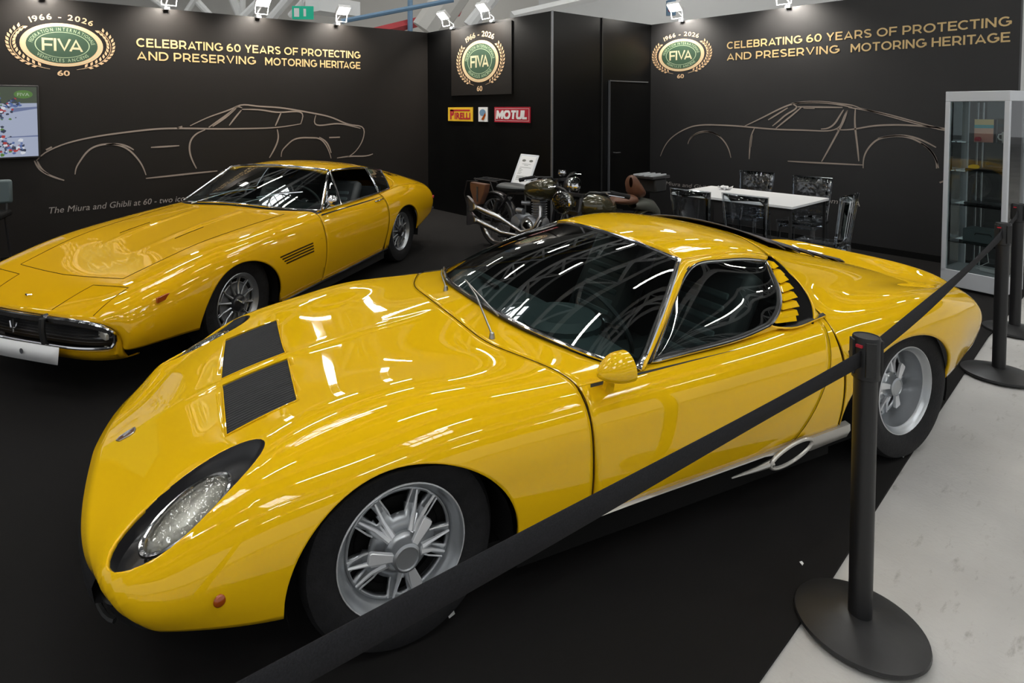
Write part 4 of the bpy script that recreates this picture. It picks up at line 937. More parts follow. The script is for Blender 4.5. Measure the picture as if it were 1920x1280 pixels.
# door mirror (near side)
mx_, my_, mz_ = .752,-.865,.765
g = G()
prof = []
for i, t in enumerate(np.linspace(0,1,12)):
    x = -.085+.125*t; r = .058*math.sin(min(1,t*1.25)*PI/2)**.75; prof.append((x, r))
vs = []
for x, r in prof: vs.append([(mx_+x, my_+r*1.0*math.cos(a), mz_+.000+r*(1.15 if math.sin(a) > 0 else .62)*math.sin(a)) for a in [2*PI*k/24 for k in range(25)]])
g.grid(np.array(vs)); g.tube([(mx_-.01,my_+.02,mz_-.030),(mx_+.0,my_+.045,mz_-.075)], [.018,.022], 8)
mr = g.build('door_mirror', 'paint', miura, merge=1e-4)
g = G(); g.lathe([(0,0),(.036,0)], 20, 'X', (mx_+.041,my_,mz_)); g.build('mirror_glass', 'chrome', mr)
# small script badge behind the door
p = Vector(SR.ev(np.array([1.99]), np.array([-5.6]))[0])+Vector((0,-.006,0)); g = G()
g.tube([p, p+Vector((-.008,0,.025)), p+Vector((.01,0,-.02)), p+Vector((.03,0,.006)), p+Vector((.045,0,-.004)), p+Vector((.06,0,.010))], .003, 5); g.build('flank_emblem', 'satin', miura)

# ---- wheels
def tyre(R_, w, rim, name='tyre', par=None):
    h = w/2; g = G()
    prof = [(rim-.004,-h*.72),(rim+.012,-h*.86),(rim+(R_-rim)*.5,-h),(R_-.018,-h*.92),(R_-.004,-h*.74),(R_,-h*.4),(R_,0),(R_,h*.4),(R_-.004,h*.74),(R_-.018,h*.92),(rim+(R_-rim)*.5,h),(rim+.012,h*.86),(rim-.004,h*.72)]
    g.lathe(prof, 64, 'Y')
    return g.build(name, 'rubber', par)
def wheel_a(par, loc, R_, w, dish, side):
    """cast five-window wheel with a three-eared spinner; outer face towards -Y"""
    e = bpy.data.objects.new('wheel', None); COL.objects.link(e); e.parent = par; e.location = loc; e.rotation_euler = (0, 0.25 if side < 0 else .9, 0 if side < 0 else PI)
    tyre(R_, w, .198, par=e); h = w/2; yo = -h*.80
    g = G(); g.lathe([(.2075,yo+.012),(.2085,yo-.004),(.204,yo-.009),(.200,yo-.003),(.192,yo+.004),(.190,yo+.012),(.182,yo+.018),(.179,yo+dish*.6),(.172,yo+dish),(.172,h*.75),(.198,h*.8)], 64, 'Y'); g.build('rim', 'alloy', e); g = G(); g.tube([(.2065*math.cos(t), yo-.006, .2065*math.sin(t)) for t in [2*PI*k/56 for k in range(56)]], .0028, 6, closed=True); g.build('rim_lip_highlight', 'brightalloy', e)  # brighter ring that puts the rim edge's highlight into the colour
    yd = yo+dish
    def pol(r, a, y): return (r*math.cos(a), y, r*math.sin(a))
    # spider disc with windows
    nA = 120; radii = [.055,.078,.098,.103,.118,.145,.165,.174]; g = G(); idx = {}
    def ydisc(r): return yd - .030*math.exp(-((r-.05)/.05)**2) + .012*math.exp(-((r-.12)/.03)**2)
    def hole(i, k):
        a = (k+.5)/nA*360 % 72; r0, r1 = radii[i], radii[i+1]
        big = abs(a-36) < 14 + (4 if r0 >= .118 else 0) and .098 <= r0 and r1 <= .1655
        small = (min(a,72-a) < (7.4 if r0 >= .118 else 4.2)) and .103 <= r0 and r1 <= .1655
        return big or small
    vs = [pol(r, 2*PI*k/nA, ydisc(r)) for r in radii for k in range(nA)]
    fs = [(i*nA+k, i*nA+(k+1)%nA, (i+1)*nA+(k+1)%nA, (i+1)*nA+k) for i in range(len(radii)-1) for k in range(nA) if not hole(i,k)]
    g.add(vs, fs); g.build('spider', 'alloy', e, solid=.018, offset=0, angle=.5)
    g = G()
    for k in range(5):
        for s_ in (-1,1):
            a0 = 2*PI*(k/5)+s_*.15; a1 = 2*PI*(k/5)+s_*.20
            p = [pol(.060, a0*.9+2*PI*k/5*.1, yd-.042), pol(.11,a0,yd-.024), pol(.168, a1, yd-.012)]
            g.tube(p, [.010,.0065,.004], 6)
        am = 2*PI*(k+.5)/5
        for s_ in (-1,1):
            g.tube([pol(.097, am+s_*.24, yd-.012), pol(.118,am+s_*.26,yd-.012), pol(.168,am+s_*.33,yd-.010)], .0028, 5)
        g.tube([pol(.097,am-.24,yd-.012), pol(.100,am,yd-.012), pol(.097,am+.24,yd-.012)], .0028, 5)
        g.tube([pol(.103, 2*PI*k/5, yd-.02), pol(.055, 2*PI*k/5, yd-.04)], [.004,.010], 6)
    g.build('spoke_rib', 'brightalloy', e)
    g = G(); g.lathe([(.172,yd+.02),(.06,yd+.03)], 32, 'Y'); g.lathe([(.14,yd+.012),(.14,yd+.03)], 32, 'Y'); g.build('brake_disc', 'liner', e)
    hub = G(); hub.lathe([(.062,yd-.02),(.058,yd-.045),(.050,yd-.05),(.046,yd-.058),(.044,yd-.080),(.036,yd-.084),(.034,yd-.080),(0,yd-.079)], 32, 'Y'); hb_ = hub.build('spinner', 'alloy', e)
    for k in range(3):
        a = -.98+2*PI*k/3; g = G(); c0_, c1_ = .036, .118
        q = []
        for r, w2, y in ((c0_,.010,yd-.062),(c1_-.008,.0185,yd-.054),(c1_,.015,yd-.053)):
            for s_ in (-1,1): q.append(pol(r, a, y)); q[-1] = (q[-1][0]-math.sin(a)*w2*s_, y, q[-1][2]+math.cos(a)*w2*s_)
        b_ = [(x,y-.014,z) for x,y,z in q]
        g.add(q+b_, [(0,1,3,2),(2,3,5,4),(6,8,9,7),(8,10,11,9),(0,2,8,6),(2,4,10,8),(1,7,9,3),(3,9,11,5),(4,5,11,10),(0,6,7,1)])
        g.build('spinner_ear', 'brightalloy', hb_, bev=.002)
    return e
wheel_a(miura, (0,-.70,.315), .315, .20, .040, -1); wheel_a(miura, (0,.70,.315), .315, .20, .040, 1)
wheel_a(miura, (2.505,-.725,.328), .328, .235, .112, -1); wheel_a(miura, (2.505,.725,.328), .328, .235, .112, 1)
for xc, yy in ((0,.60),(2.43,.62)):
    for sd in (-1,1):
        g = G(); r = .35 if xc < 1 else .385
        P = np.array([[(xc+r*1.03*math.cos(t), sd*y, .30+r*.85*math.sin(t)) for y in (.50,.70,.835)] for t in np.linspace(-.25,PI+.25,24)]); g.grid(P)
        g.add([(xc+r*math.cos(t), sd*.50, .30+r*math.sin(t)) for t in np.linspace(0,2*PI,24,endpoint=False)], [tuple(range(24))]); g.build('wheel_well', 'liner', miura)

def strip_seam(S, uv, name, par, r=.0017):
    P = S.ev(np.array([q[0] for q in uv]), np.array([q[1] for q in uv])); g = G(); g.tube([tuple(p+np.array([0,math.copysign(.0004,p[1]),.0006])) for p in P], r, 5); return g.build(name, 'gap', par)
for sd in (-1,1):
    strip_seam(SR, [(float(np.interp(v,[2,2.5,3,4,5,6,7,8],[1.972,1.970,1.972,1.985,1.958,1.955,1.958,1.965])), sd*v) for v in np.linspace(2.1,7.9,40)], 'panel_gap', miura)
    strip_seam(SF, [(float(ucl(np.array([v]))[0])+.002, sd*v) for v in np.linspace(4,7.9,24)], 'panel_gap', miura)
    strip_seam(SF, [(float(np.interp(v,[3.93,4.5,5,6,7,8],[1.96,1.94,1.91,1.86,1.77,1.68])), sd*v) for v in np.linspace(4.3,7.9,24)], 'door_gap', miura, .0007)
strip_seam(SF, [(float(ucl(np.array([v]))[0])+.002, v) for v in np.linspace(-4,4,60)], 'panel_gap', miura, .0015)
# the far half of the bonnet sits a little farther back than the near half
def settle(o):
    for ch in o.children:
        if ch.type == 'MESH':
            me = ch.data; n = len(me.vertices); co = np.empty(n*3); me.vertices.foreach_get('co', co); co = co.reshape(-1,3); lx, ly, lz = ch.location
            x, y, z = co[:,0]+lx, co[:,1]+ly, co[:,2]+lz
            s_ = lambda a, b, q: (lambda t: t*t*(3-2*t))(np.clip((q-a)/(b-a),0,1))
            w = s_(.58,-.15,x)*np.maximum(s_(.36,.52,z), s_(-.30,-.60,x)); yy = np.maximum(y,0)
            co[:,0] += w*.15*yy*yy/(yy+.12); me.vertices.foreach_set('co', co.ravel()); me.update(); settle(ch)
settle(miura)

# ================================================================== second car: the front-engined fastback behind
ghibli = car_root('grand_tourer', -1.44180, 4.04351, 1.19295, 0.785, 'yellow front-engined fastback coupe with a white plate, parked behind by the left wall')
GF_ROWS = [
 (-.99,[(0,.525,-1.01),(.25,.523,-1.0),(.45,.517,-.985),(.59,.505,-.955),(.665,.475,-.915),(.70,.44,-.885),(.712,.405,-.868),(.71,.37,-.856),(.70,.337,-.845)]),
 (-.85,[(0,.580),(.25,.580),(.45,.578),(.60,.57),(.70,.538),(.748,.48),(.765,.42),(.762,.37),(.742,.325)]),
 (-.5,[(0,.668),(.25,.67),(.45,.673),(.62,.675),(.745,.65),(.807,.585),(.837,.49),(.834,.39),(.808,.30)]),
 (-.2,[(0,.722),(.25,.727),(.45,.732),(.62,.733),(.758,.708),(.828,.635),(.86,.52),(.86,.385),(.84,.265)]),
 (.2,[(0,.778),(.25,.779),(.45,.778),(.62,.772),(.765,.748),(.84,.665),(.873,.53),(.873,.38),(.848,.235)]),
 (.6,[(0,.82),(.25,.815),(.45,.808),(.62,.797),(.768,.772),(.845,.685),(.88,.55),(.878,.39),(.85,.245)]),
 (1.0,[(0,.858),(.25,.85),(.45,.835),(.62,.817),(.765,.79),(.845,.70),(.883,.56),(.88,.40),(.852,.25)]),
 (1.5,[(0,.87),(.25,.86),(.45,.845),(.62,.825),(.762,.795),(.847,.705),(.885,.565),(.88,.405),(.852,.255)]),
 (2.0,[(0,.87),(.25,.86),(.45,.845),(.62,.828),(.760,.80),(.848,.71),(.885,.57),(.88,.41),(.852,.262)]),
 (2.3,[(0,.88),(.25,.87),(.45,.855),(.62,.84),(.760,.815),(.852,.725),(.888,.58),(.88,.415),(.852,.268)])]
GR_ROWS = [
 (1.35,[(0,1.11),(.25,1.10),(.49,1.06),(.64,.94),(.762,.793),(.847,.703),(.885,.565),(.88,.405),(.852,.255)]),
 (1.7,[(0,1.145),(.25,1.137),(.515,1.09),(.655,.955),(.761,.797),(.848,.708),(.885,.568),(.88,.408),(.852,.258)]),
 (2.0,[(0,1.13),(.25,1.12),(.515,1.07),(.65,.945),(.760,.803),(.849,.712),(.885,.572),(.88,.41),(.852,.262)]),
 (2.3,[(0,1.09),(.25,1.08),(.50,1.035),(.64,.93),(.760,.815),(.852,.725),(.888,.582),(.88,.415),(.852,.268)]),
 (2.6,[(0,1.035),(.25,1.025),(.48,.985),(.62,.905),(.752,.825),(.85,.735),(.885,.59),(.875,.43),(.845,.275)]),
 (2.95,[(0,.955),(.25,.947),(.465,.915),(.61,.865),(.735,.805),(.828,.72),(.862,.59),(.85,.45),(.822,.32)]),
 (3.25,[(0,.865),(.25,.86),(.46,.84),(.595,.81),(.71,.765),(.795,.685),(.828,.575),(.818,.47),(.795,.375)]),
 (3.45,[(0,.79),(.25,.785),(.445,.775),(.58,.755),(.68,.72),(.755,.65),(.785,.56),(.777,.48),(.758,.41)]),
 (3.56,[(0,.745),(.25,.743),(.43,.735),(.555,.72,3.555),(.645,.69,3.545),(.71,.63,3.53),(.735,.56,3.52),(.728,.49,3.515),(.715,.43,3.51)])]
GSF, GSR = Surf(GF_ROWS), Surf(GR_ROWS)
GA, GB = (-.02,.385,.33,.295), (2.49,.375,.325,.305)
# nose, bonnet and front wings in one shell up to the cowl
GCL = [(0,.80),(1,.80),(2,.82),(3,.90),(3.6,.955),(4,.965),(5,.955),(6,.945),(7,.935),(8,.92)]
def gcl(v): return smooth_tab(GCL, np.abs(v))
GFX = x_samples(-.99,.965,[(GA[0],GA[1])]); g = G(); Vt = np.linspace(-4,4,81)[None,:]; tt = ((GFX+.99)/1.955)[:,None]
U = -.99+(gcl(Vt)+.99)*tt; V = np.repeat(Vt,len(GFX),0); P = GSF.ev(U,V)
y_ = np.abs(P[...,1]); P[...,2] += .010*np.exp(-((y_-(.20+.03*(P[...,0]-.1)))/.016)**2)*np.clip((P[...,0]+.35)/.4,0,1)*np.clip((.80-P[...,0])/.3,0,1)
g.grid(P)
for sd in (-1,1):
    xs = GFX; U, V = flank(GSF,0,0,sd,4.0,[GA],x=xs); lim = gcl(V); U = np.where(U > .90, np.minimum(U, lim), U)
    g.grid(GSF.ev(U,V))
g.build('front_body', ['paint2','black'], ghibli, solid=.012, inner=1, out=CEN, merge=1e-4)
def seam(S, uv, name, r=.0022, m='gap', par=ghibli, dz=.0006):
    q = np.array(uv, float); 
    U, V = [], []
    for i in range(len(q)-1):
        n = max(3, int(np.hypot(*(q[i+1]-q[i]))*12)); 
        for t in np.linspace(0,1,n,endpoint=False): U.append(q[i][0]+(q[i+1][0]-q[i][0])*t); V.append(q[i][1]+(q[i+1][1]-q[i][1])*t)
    U.append(q[-1][0]); V.append(q[-1][1]); P = S.ev(np.array(U), np.array(V)); g = G(); g.tube([(p[0],p[1],p[2]+dz) for p in P], r, 5); return g.build(name, m, par)
def pin(S, x, y):
    """surface parameters under a plan position"""
    u = x; vv = np.linspace(0,5.2,105)
    for _ in range(6):
        P = S.ev(np.full(105,u), vv); v = float(np.interp(abs(y), P[:,1], vv)); p = S.ev(np.array([u]),np.array([v]))[0]; u += x-p[0]
    return (u, math.copysign(v, y))
bl = [pin(GSF,.76,-.60),pin(GSF,.2,-.56),pin(GSF,-.3,-.52),pin(GSF,-.64,-.47),pin(GSF,-.665,-.2),pin(GSF,-.675,0),pin(GSF,-.665,.2),pin(GSF,-.64,.47),pin(GSF,-.3,.52),pin(GSF,.2,.56),pin(GSF,.76,.60)]
seam(GSF, bl, 'bonnet_seam')
for sd in (-1,1):
    q = [pin(GSF,-.965,sd*.30),pin(GSF,-.735,sd*.335),pin(GSF,-.715,sd*.60),pin(GSF,-.93,sd*.585)]
    seam(GSF, q, 'lamp_lid_seam')
    # bonnet breather slots
    p = [tuple(GSF.xy(x, sd*(.27+.0*x))+np.array([0,0,.001])) for x in np.linspace(-.05,.22,6)]
    g = G(); g.tube(p, .003, 5); g.build('bonnet_slot', 'gap', ghibli)
    # flank louvres
    for k in range(4):
        U = np.linspace(.35+.02*k,.76,8); P = GSF.ev(U, np.full(8, sd*0.)+sd*(5.75+.14*k)); g = G(); g.tube([tuple(p) for p in P], .006, 5); g.build('flank_louvre', 'gap', ghibli)
    p = GSF.ev(np.array([.88]), np.array([sd*5.75]))[0]; g = G(); g.lathe([(0,.004),(.012,.003),(.014,0)],12,'Y',tuple(p)); g.build('flank_badge','brown',ghibli)
    p = GSF.ev(np.array([-.62]), np.array([sd*4.85]))[0]; g = G(); g.box((p[0],p[1]+sd*.004,p[2]),(.115,.014,.032),rz=-.16*sd*-1*-1); g.build('side_marker','amber',ghibli,bev=.003)
    # crease line along the flank is a shallow raised rib
g = G(); b_ = GSF.xy(-.90,0); g.tube([(b_[0]-.015,-.022,b_[2]+.004),(b_[0]-.01,.0,b_[2]+.010),(b_[0]+.0,.02,b_[2]+.006)],.006,6); g.tube([(b_[0]+.01,-.02,b_[2]+.006),(b_[0]-.012,.004,b_[2]+.008)],.004,6); g.build('bonnet_badge','chrome',ghibli)
# front bumper, mouth, lamps, plate, chin
def gn(v, du=0, z=None): p = GSF.ev(np.array([-.99]), np.array([v]))[0].copy(); p[0] += du; p[2] = z if z is not None else p[2]; return p
P = []
for v in np.linspace(-4.7,4.7,41): a = gn(v); zt = min(a[2]-.012,.497); P.append([a+np.array([.0,0,0]), np.array([a[0]+.045,a[1]*.985,zt-.02]), np.array([a[0]+.05,a[1]*.975,.345])])
g = G(); g.grid(np.array(P)); g.build('grille_mouth','satin',ghibli)
top_ = [tuple(gn(v,-.006, min(gn(v)[2]-.014,.503))) for v in np.linspace(-4.6,4.6,33)]
lowb = [(x*1+.0,y*.995,.352) for x,y,z in top_]
cor = lambda s: [(top_[0 if s<0 else -1][0]+.012*q_, top_[0 if s<0 else -1][1]*(1+.012*q_), z) for z,q_ in ((.432,.7),(.415,1.1),(.39,1.1),(.368,.7))]
loop = top_+cor(1)+lowb[::-1]+cor(-1)[::-1]
g = G(); g.tube(loop, .011, 8, closed=True); bmp = g.build('bumper','chrome',ghibli)
g = G(); P = [[(x+.002,y,z+.012),(x-.010,y,z+.002),(x-.006,y,z-.022),(x+.006,y,z-.032)] for x,y,z in top_]; g.grid(np.array(P)); g.build('bumper_blade','chrome',bmp)
for sd in (-1,1):
    p = gn(sd*1.25); g = G(); g.tube([(p[0]-.0,p[1],.505),(p[0]-.030,p[1],.50),(p[0]-.034,p[1],.44),(p[0]-.02,p[1],.36)],[.012,.016,.018,.015],8); o = g.build('overrider','black',bmp); g = G(); g.tube([(p[0]+.0,p[1],.512),(p[0]-.03,p[1],.512)],.015,8); g.build('overrider_cap','chrome',bmp)
    p = gn(sd*3.35,.038); g = G(); g.box((p[0],p[1],.415),(.022,.115,.040),rz=sd*.30); g.build('indicator_lamp','reflector',ghibli,bev=.006); 
g = G()
for k in range(6): z = .37+.018*k; g.tube([tuple(gn(v,.038,z)) for v in np.linspace(-4.2,4.2,17)], .0022, 4)
w_ = g.build('grille_bars','slatblack',ghibli); w_['kind'] = 'stuff'
g = G(); g.tube([gn(0,.02)*np.array([1,1,0])+np.array([0,0,.455]), gn(0,.02)*np.array([1,1,0])+np.array([0,0,.375])],.006,6); g.tube([(gn(0,.02)[0],-.03,.44),(gn(0,.02)[0],-.02,.40),(gn(0,.02)[0],.02,.40),(gn(0,.02)[0],.03,.44)],.006,6); g.build('grille_emblem','chrome',ghibli)
P = []
for v in np.linspace(-7.9,7.9,41): a = gn(v); P.append([np.array([a[0]+.012,a[1]*.995,.345 if abs(v)<4.5 else a[2]]), np.array([a[0]+.02,a[1]*.99,.30 if abs(v)<6 else min(a[2]-.005,.30)]), np.array([a[0]+.06,a[1]*.96,.255]), np.array([a[0]+.16,a[1]*.92,.235])])
g = G(); g.grid(np.array(P)); g.build('front_valance','paint2',ghibli,solid=.008)
P = [[gn(v,.03,.328), gn(v,.035,.29)] for v in np.linspace(-4.2,4.2,21)]; g = G(); g.grid(np.array(P)); g.build('lower_intake','liner',ghibli)
pl_ = G(); P = [[(gn(v)[0]-.045,y,.362),(gn(v)[0]-.055,y,.268)] for y in np.linspace(-.44,.08,9) for v in [y/.22]]; pl_.grid(np.array(P)); plate = pl_.build('number_plate','white',ghibli,solid=.003)
g = G(); g.lathe([(0,0),(.016,0)],20,'X',(gn(0)[0]-.0535,-.18,.318)); g.lathe([(.011,-.0005),(.009,-.0005)],20,'X',(gn(0)[0]-.0540,-.18,.318)); g.build('plate_emblem','alloydark',plate)
# greenhouse
HB = [(.80,0,.862),(.81,.25,.856),(.855,.48,.838),(.95,.66,.818),(1.045,.765,.806)]
HT = [(1.395,0,1.135),(1.405,.25,1.128),(1.44,.45,1.112),(1.475,.565,1.098)]
hb, ht = full(HB), full(HT)
P = coons(hb, ht, [hb[0],ht[0]], [hb[-1],ht[-1]], 41, 18, (-.02,0,.015))
g = G(); g.grid(P); g.build('windscreen','windscreen',ghibli)
edge = [tuple(p) for p in P[:,0]]+[tuple(p) for p in P[-1,1:]]+[tuple(p) for p in P[::-1,-1][1:]]+[tuple(p) for p in P[0,::-1][1:-1]]
g = G(); g.tube(edge, .009, 8, closed=True); g.build('windscreen_trim','chrome',ghibli)
# cowl strip
hy = np.array([p[1] for p in HB]); hx = np.array([p[0] for p in HB]); P = []
for t in np.linspace(0,1,6):
    row = []
    for v in np.linspace(-4.1,4.1,61):
        u0 = float(gcl(np.array([v]))[0]); y = min(abs(GSF.ev(np.array([u0]),np.array([v]))[0][1]),.765); u1 = max(float((spl_basis(hy,np.array([y]))@hx)[0])+.01, u0+.01); row.append(GSF.ev(np.array([u0+(u1-u0)*t]),np.array([v]))[0]+np.array([0,0,.0]))
    P.append(row)
g = G(); g.grid(np.array(P)); g.build('cowl','black',ghibli)
GV = 2.1; GRE = [(0,2.45),(1,2.44),(2,2.42),(2.3,2.42)]
ya = np.array([p[1] for p in HT]); xa = np.array([p[0] for p in HT]); P = []
for v in np.linspace(-GV,GV,49):
    y = min(abs(GSR.ev(np.array([1.45]),np.array([abs(v)]))[0][1]),.565); xf = float((spl_basis(ya,np.array([y]))@xa)[0])+.006
    P.append([GSR.ev(np.array([xf+(2.2-xf)*t]),np.array([v]))[0] for t in np.linspace(0,1,20)])
roofG = np.array(P); g = G(); g.grid(roofG); g.build('roof',['paint2','black'],ghibli,solid=.012,inner=1,out=CEN)
# rear body with tailgate
g = G(); Vt = np.linspace(-2.1,2.1,41)[None,:]; tt = np.linspace(0,1,44)[:,None]; U = 2.2+(3.56-2.2)*tt+0*Vt; g.grid(GSR.ev(U,np.repeat(Vt,44,0)))
GX = x_samples(2.04,3.56,[(GB[0],GB[1])]); GX2 = GX[GX >= 2.399]; tt = ((GX2-GX2[0])/(3.56-GX2[0]))[:,None]
for sd in (-1,1):
    # haunch above the belt, aft of the quarter window
    Vt = np.linspace(2.1,4,20)[None,:]; fr = smooth_tab([(2.1,2.50),(2.6,2.56),(3,2.58),(3.5,2.56),(4,2.40)], Vt); U = fr+(3.56-fr)*tt; g.grid(GSR.ev(U,np.repeat(Vt,len(GX2),0)*sd))
    xs = GX; U, V = flank(GSR,0,0,sd,4.0,[GB],x=xs); lim = smooth_tab([(4,2.10),(5,2.10),(6,2.09),(7,2.05),(8,2.0)], np.abs(V)); U = np.where(U < 2.16, np.maximum(U, lim), U); g.grid(GSR.ev(U,V))
g.build('rear_body',['paint2','black'],ghibli,solid=.012,inner=1,out=(2.6,0,.2),merge=1e-4)
P = [[GSR.xy(x, y)+np.array([0,0,.004]) for y in np.linspace(-1,1,15)*(.40-.02*(x-2.5))] for x in np.linspace(2.50,3.20,14)]
g = G(); g.grid(np.array(P)); g.build('rear_window','windscreen',ghibli)
for sd in (-1,1):
    q = [tuple(GSR.ev(np.array([u]),np.array([sd*v]))[0]+np.array([0,0,.002])) for u,v in ((2.62,2.25),(2.86,2.22),(2.90,2.7),(2.72,2.8))]
    g = G(); g.tube(q,.0025,5,closed=True); 
    for k in range(3): 
        a = GSR.ev(np.array([2.64+.05*k]),np.array([sd*2.35]))[0]; b = GSR.ev(np.array([2.68+.05*k]),np.array([sd*2.7]))[0]; g.tube([tuple(a+np.array([0,0,.002])),tuple(b+np.array([0,0,.002]))],.004,5)
    g.build('pillar_vent','gap',ghibli)
    # door
    vs = np.linspace(3.93,8,24)[None,:]; xs = np.linspace(0,1,36)[:,None]; a = np.repeat(gcl(vs)+.005,36,0); b = np.repeat(smooth_tab([(3.93,2.095),(5,2.095),(6,2.085),(7,2.045),(8,1.995)],vs),36,0)
    U = a+(b-a)*xs; g = G(); g.grid(GSF.ev(U,np.repeat(vs,36,0)*sd)); g.build('door',['paint2','black'],ghibli,solid=.012,inner=1,out=CEN)
    # sill strip
    g = G(); g.tube([tuple(GSF.ev(np.array([x]),np.array([sd*8.0]))[0]+np.array([0,sd*.004,-.008])) for x in np.linspace(.38,2.08,16)],.011,8); g.build('sill_trim','chrome',ghibli)
    g = G(); g.box((1.23,sd*.80,.205),(1.66,.06,.10)); g.build('rocker','black',ghibli)
    hp = GSF.ev(np.array([1.98]),np.array([sd*4.55]))[0]; g = G(); g.tube([(hp[0]-.08,hp[1]+sd*.004,hp[2]-.004),(hp[0]-.06,hp[1]+sd*.022,hp[2]),(hp[0]+.06,hp[1]+sd*.022,hp[2]+.004),(hp[0]+.08,hp[1]+sd*.004,hp[2]+.004)],.007,6); g.build('door_handle','chrome',ghibli)
    # glass: quarter light, door window, rear quarter window along one band
    
    bot = curve3([(1.07,sd*.765,.806),(1.5,sd*.765,.808),(2.0,sd*.760,.812),(2.36,sd*.752,.825)],40); 
    tp = curve3([(1.10,sd*.745,.825),(1.30,sd*.655,.975),(1.475,sd*.578,1.085),(1.62,sd*.585,1.092),(1.9,sd*.590,1.080),(2.2,sd*.585,1.048),(2.50,sd*.585,.995)],60)
    def band(x0b,x1b,x0t,x1t,n=14):
        B_ = np.array([[np.interp(x,bot[:,0],bot[:,i]) for i in range(3)] for x in np.linspace(x0b,x1b,n)]); T_ = np.array([[np.interp(x,tp[:,0],tp[:,i]) for i in range(3)] for x in np.linspace(x0t,x1t,n)])
        k = np.linspace(0,1,7)[None,:,None]; return B_[:,None]*(1-k)+T_[:,None]*k+np.array([0,sd*.008,.004])*(4*k*(1-k))
    for nm,a_ in (('quarter_light',(1.075,1.36,1.10,1.47)),('quarter_window',(2.10,2.34,2.14,2.46))):
        Q = band(*a_); g = G(); g.grid(Q); g.build(nm,'windscreen',ghibli); lp = [tuple(p) for p in Q[:,0]]+[tuple(p) for p in Q[-1,1:]]+[tuple(p) for p in Q[::-1,-1][1:]]+[tuple(p) for p in Q[0,::-1][1:-1]]; g = G(); g.tube(lp,.008,8,closed=True); g.build('window_trim','chrome',ghibli)
    # the door window is wound down: only its chrome frame is there
    Q = band(1.36,2.08,1.475,2.12); lp = [tuple(p) for p in Q[:,0]]+[tuple(p) for p in Q[-1,1:]]+[tuple(p) for p in Q[::-1,-1][1:]]+[tuple(p) for p in Q[0,::-1][1:-1]]; g = G(); g.tube(lp,.008,8,closed=True); g.build('window_frame','chrome',ghibli)
    g = G(); g.tube([(p[0],p[1]+sd*.004,p[2]-.004) for p in bot[::2]],.006,6); g.build('belt_trim','chrome',ghibli)
    strip_gap = [(float(gcl(np.array([v]))[0])+.002, sd*v) for v in np.linspace(4,7.9,20)]; seam(GSF, strip_gap, 'door_gap'); seam(GSF, [(q_, sd*v) for v,q_ in ((4,2.098),(5,2.098),(6,2.088),(7,2.048),(7.9,2.0))], 'door_gap')
    # rail and pillars
    A1 = curve3([hb[-1] if sd>0 else hb[0], ht[-1] if sd>0 else ht[0]],12); R1 = roofG[-1] if sd > 0 else roofG[0]; R2 = np.array([GSR.ev(np.array([u]),np.array([sd*2.1]))[0] for u in np.linspace(2.22,2.50,6)])
    outer = np.vstack([A1[:-1],R1,R2]); L_ = np.r_[0,np.cumsum(np.linalg.norm(np.diff(outer,axis=0),axis=1))]; inn = np.vstack([[(1.06,sd*.768,.806)],tp]); Li = np.r_[0,np.cumsum(np.linalg.norm(np.diff(inn,axis=0),axis=1))]
    inn2 = np.stack([np.interp(L_/L_[-1],Li/Li[-1],inn[:,i]) for i in range(3)],1); k = np.linspace(0,1,6)[None,:,None]; Q = outer[:,None]*(1-k)+inn2[:,None]*k+np.array([0,sd*.006,.005])*(4*k*(1-k)); g = G(); g.grid(Q); g.build('roof_rail',['paint2','black'],ghibli,solid=.012,inner=1,out=CEN)
    # c-pillar corner behind the quarter window
    qr = band(2.30,2.34,2.40,2.46)[-1]; cc = np.array([GSR.ev(np.array([float(smooth_tab([(2.1,2.50),(2.6,2.56),(3,2.58),(3.5,2.56),(4,2.40)],np.array([v]))[0])]),np.array([sd*v]))[0] for v in np.linspace(4,2.1,7)]); k = np.linspace(0,1,5)[None,:,None]; Q = qr[:,None]*(1-k)+cc[:,None]*k; g = G(); g.grid(Q); g.build('rear_pillar',['paint2','black'],ghibli,solid=.01,inner=1,out=CEN)
    bl_ = np.array([GSF.ev(np.array([u]),np.array([sd*3.93]))[0] for u in np.linspace(1.0,2.09,20)]+[GSR.ev(np.array([u]),np.array([sd*4.0]))[0] for u in np.linspace(2.14,2.42,6)]); bu = curve3([tuple(bot[0]),tuple(bot[13]),tuple(bot[26]),tuple(bot[-1]),(2.42,sd*.752,.832)],26); k = np.linspace(0,1,3)[None,:,None]; g = G(); g.grid(bu[:,None]*(1-k)+bl_[:,None]*k); g.build('belt_panel',['paint2','black'],ghibli,solid=.008,inner=1,out=CEN)
    # tail lamps and rear bumper ends
    g = G(); g.tube([(3.40,sd*.795,.46),(3.50,sd*.765,.46),(3.575,sd*.68,.46),(3.60,sd*.40,.46)],.016,8); g.build('rear_bumper','chrome',ghibli); g = G(); g.box((3.44,sd*.79,.585),(.11,.016,.022),rz=-.35*sd); g.build('rear_marker','red',ghibli,bev=.003)
    g = G(); g.tube([(3.40,sd*.55,.25),(3.63,sd*.55,.25)],[.03,.033],12); g.tube([(3.40,sd*.47,.25),(3.63,sd*.47,.25)],[.03,.033],12); g.build('exhaust_pipes','chrome',ghibli)
P = []
for v in np.linspace(-8,8,33):
    a = GSR.ev(np.array([3.56]),np.array([v]))[0]; P.append([a, a*np.array([0,.98,0])+np.array([3.55,0,min(a[2],.60)]), np.array([3.46,a[1]*.94,.40])])
g = G(); g.grid(np.array(P)); g.build('tail_panel','paint2',ghibli,solid=.006)
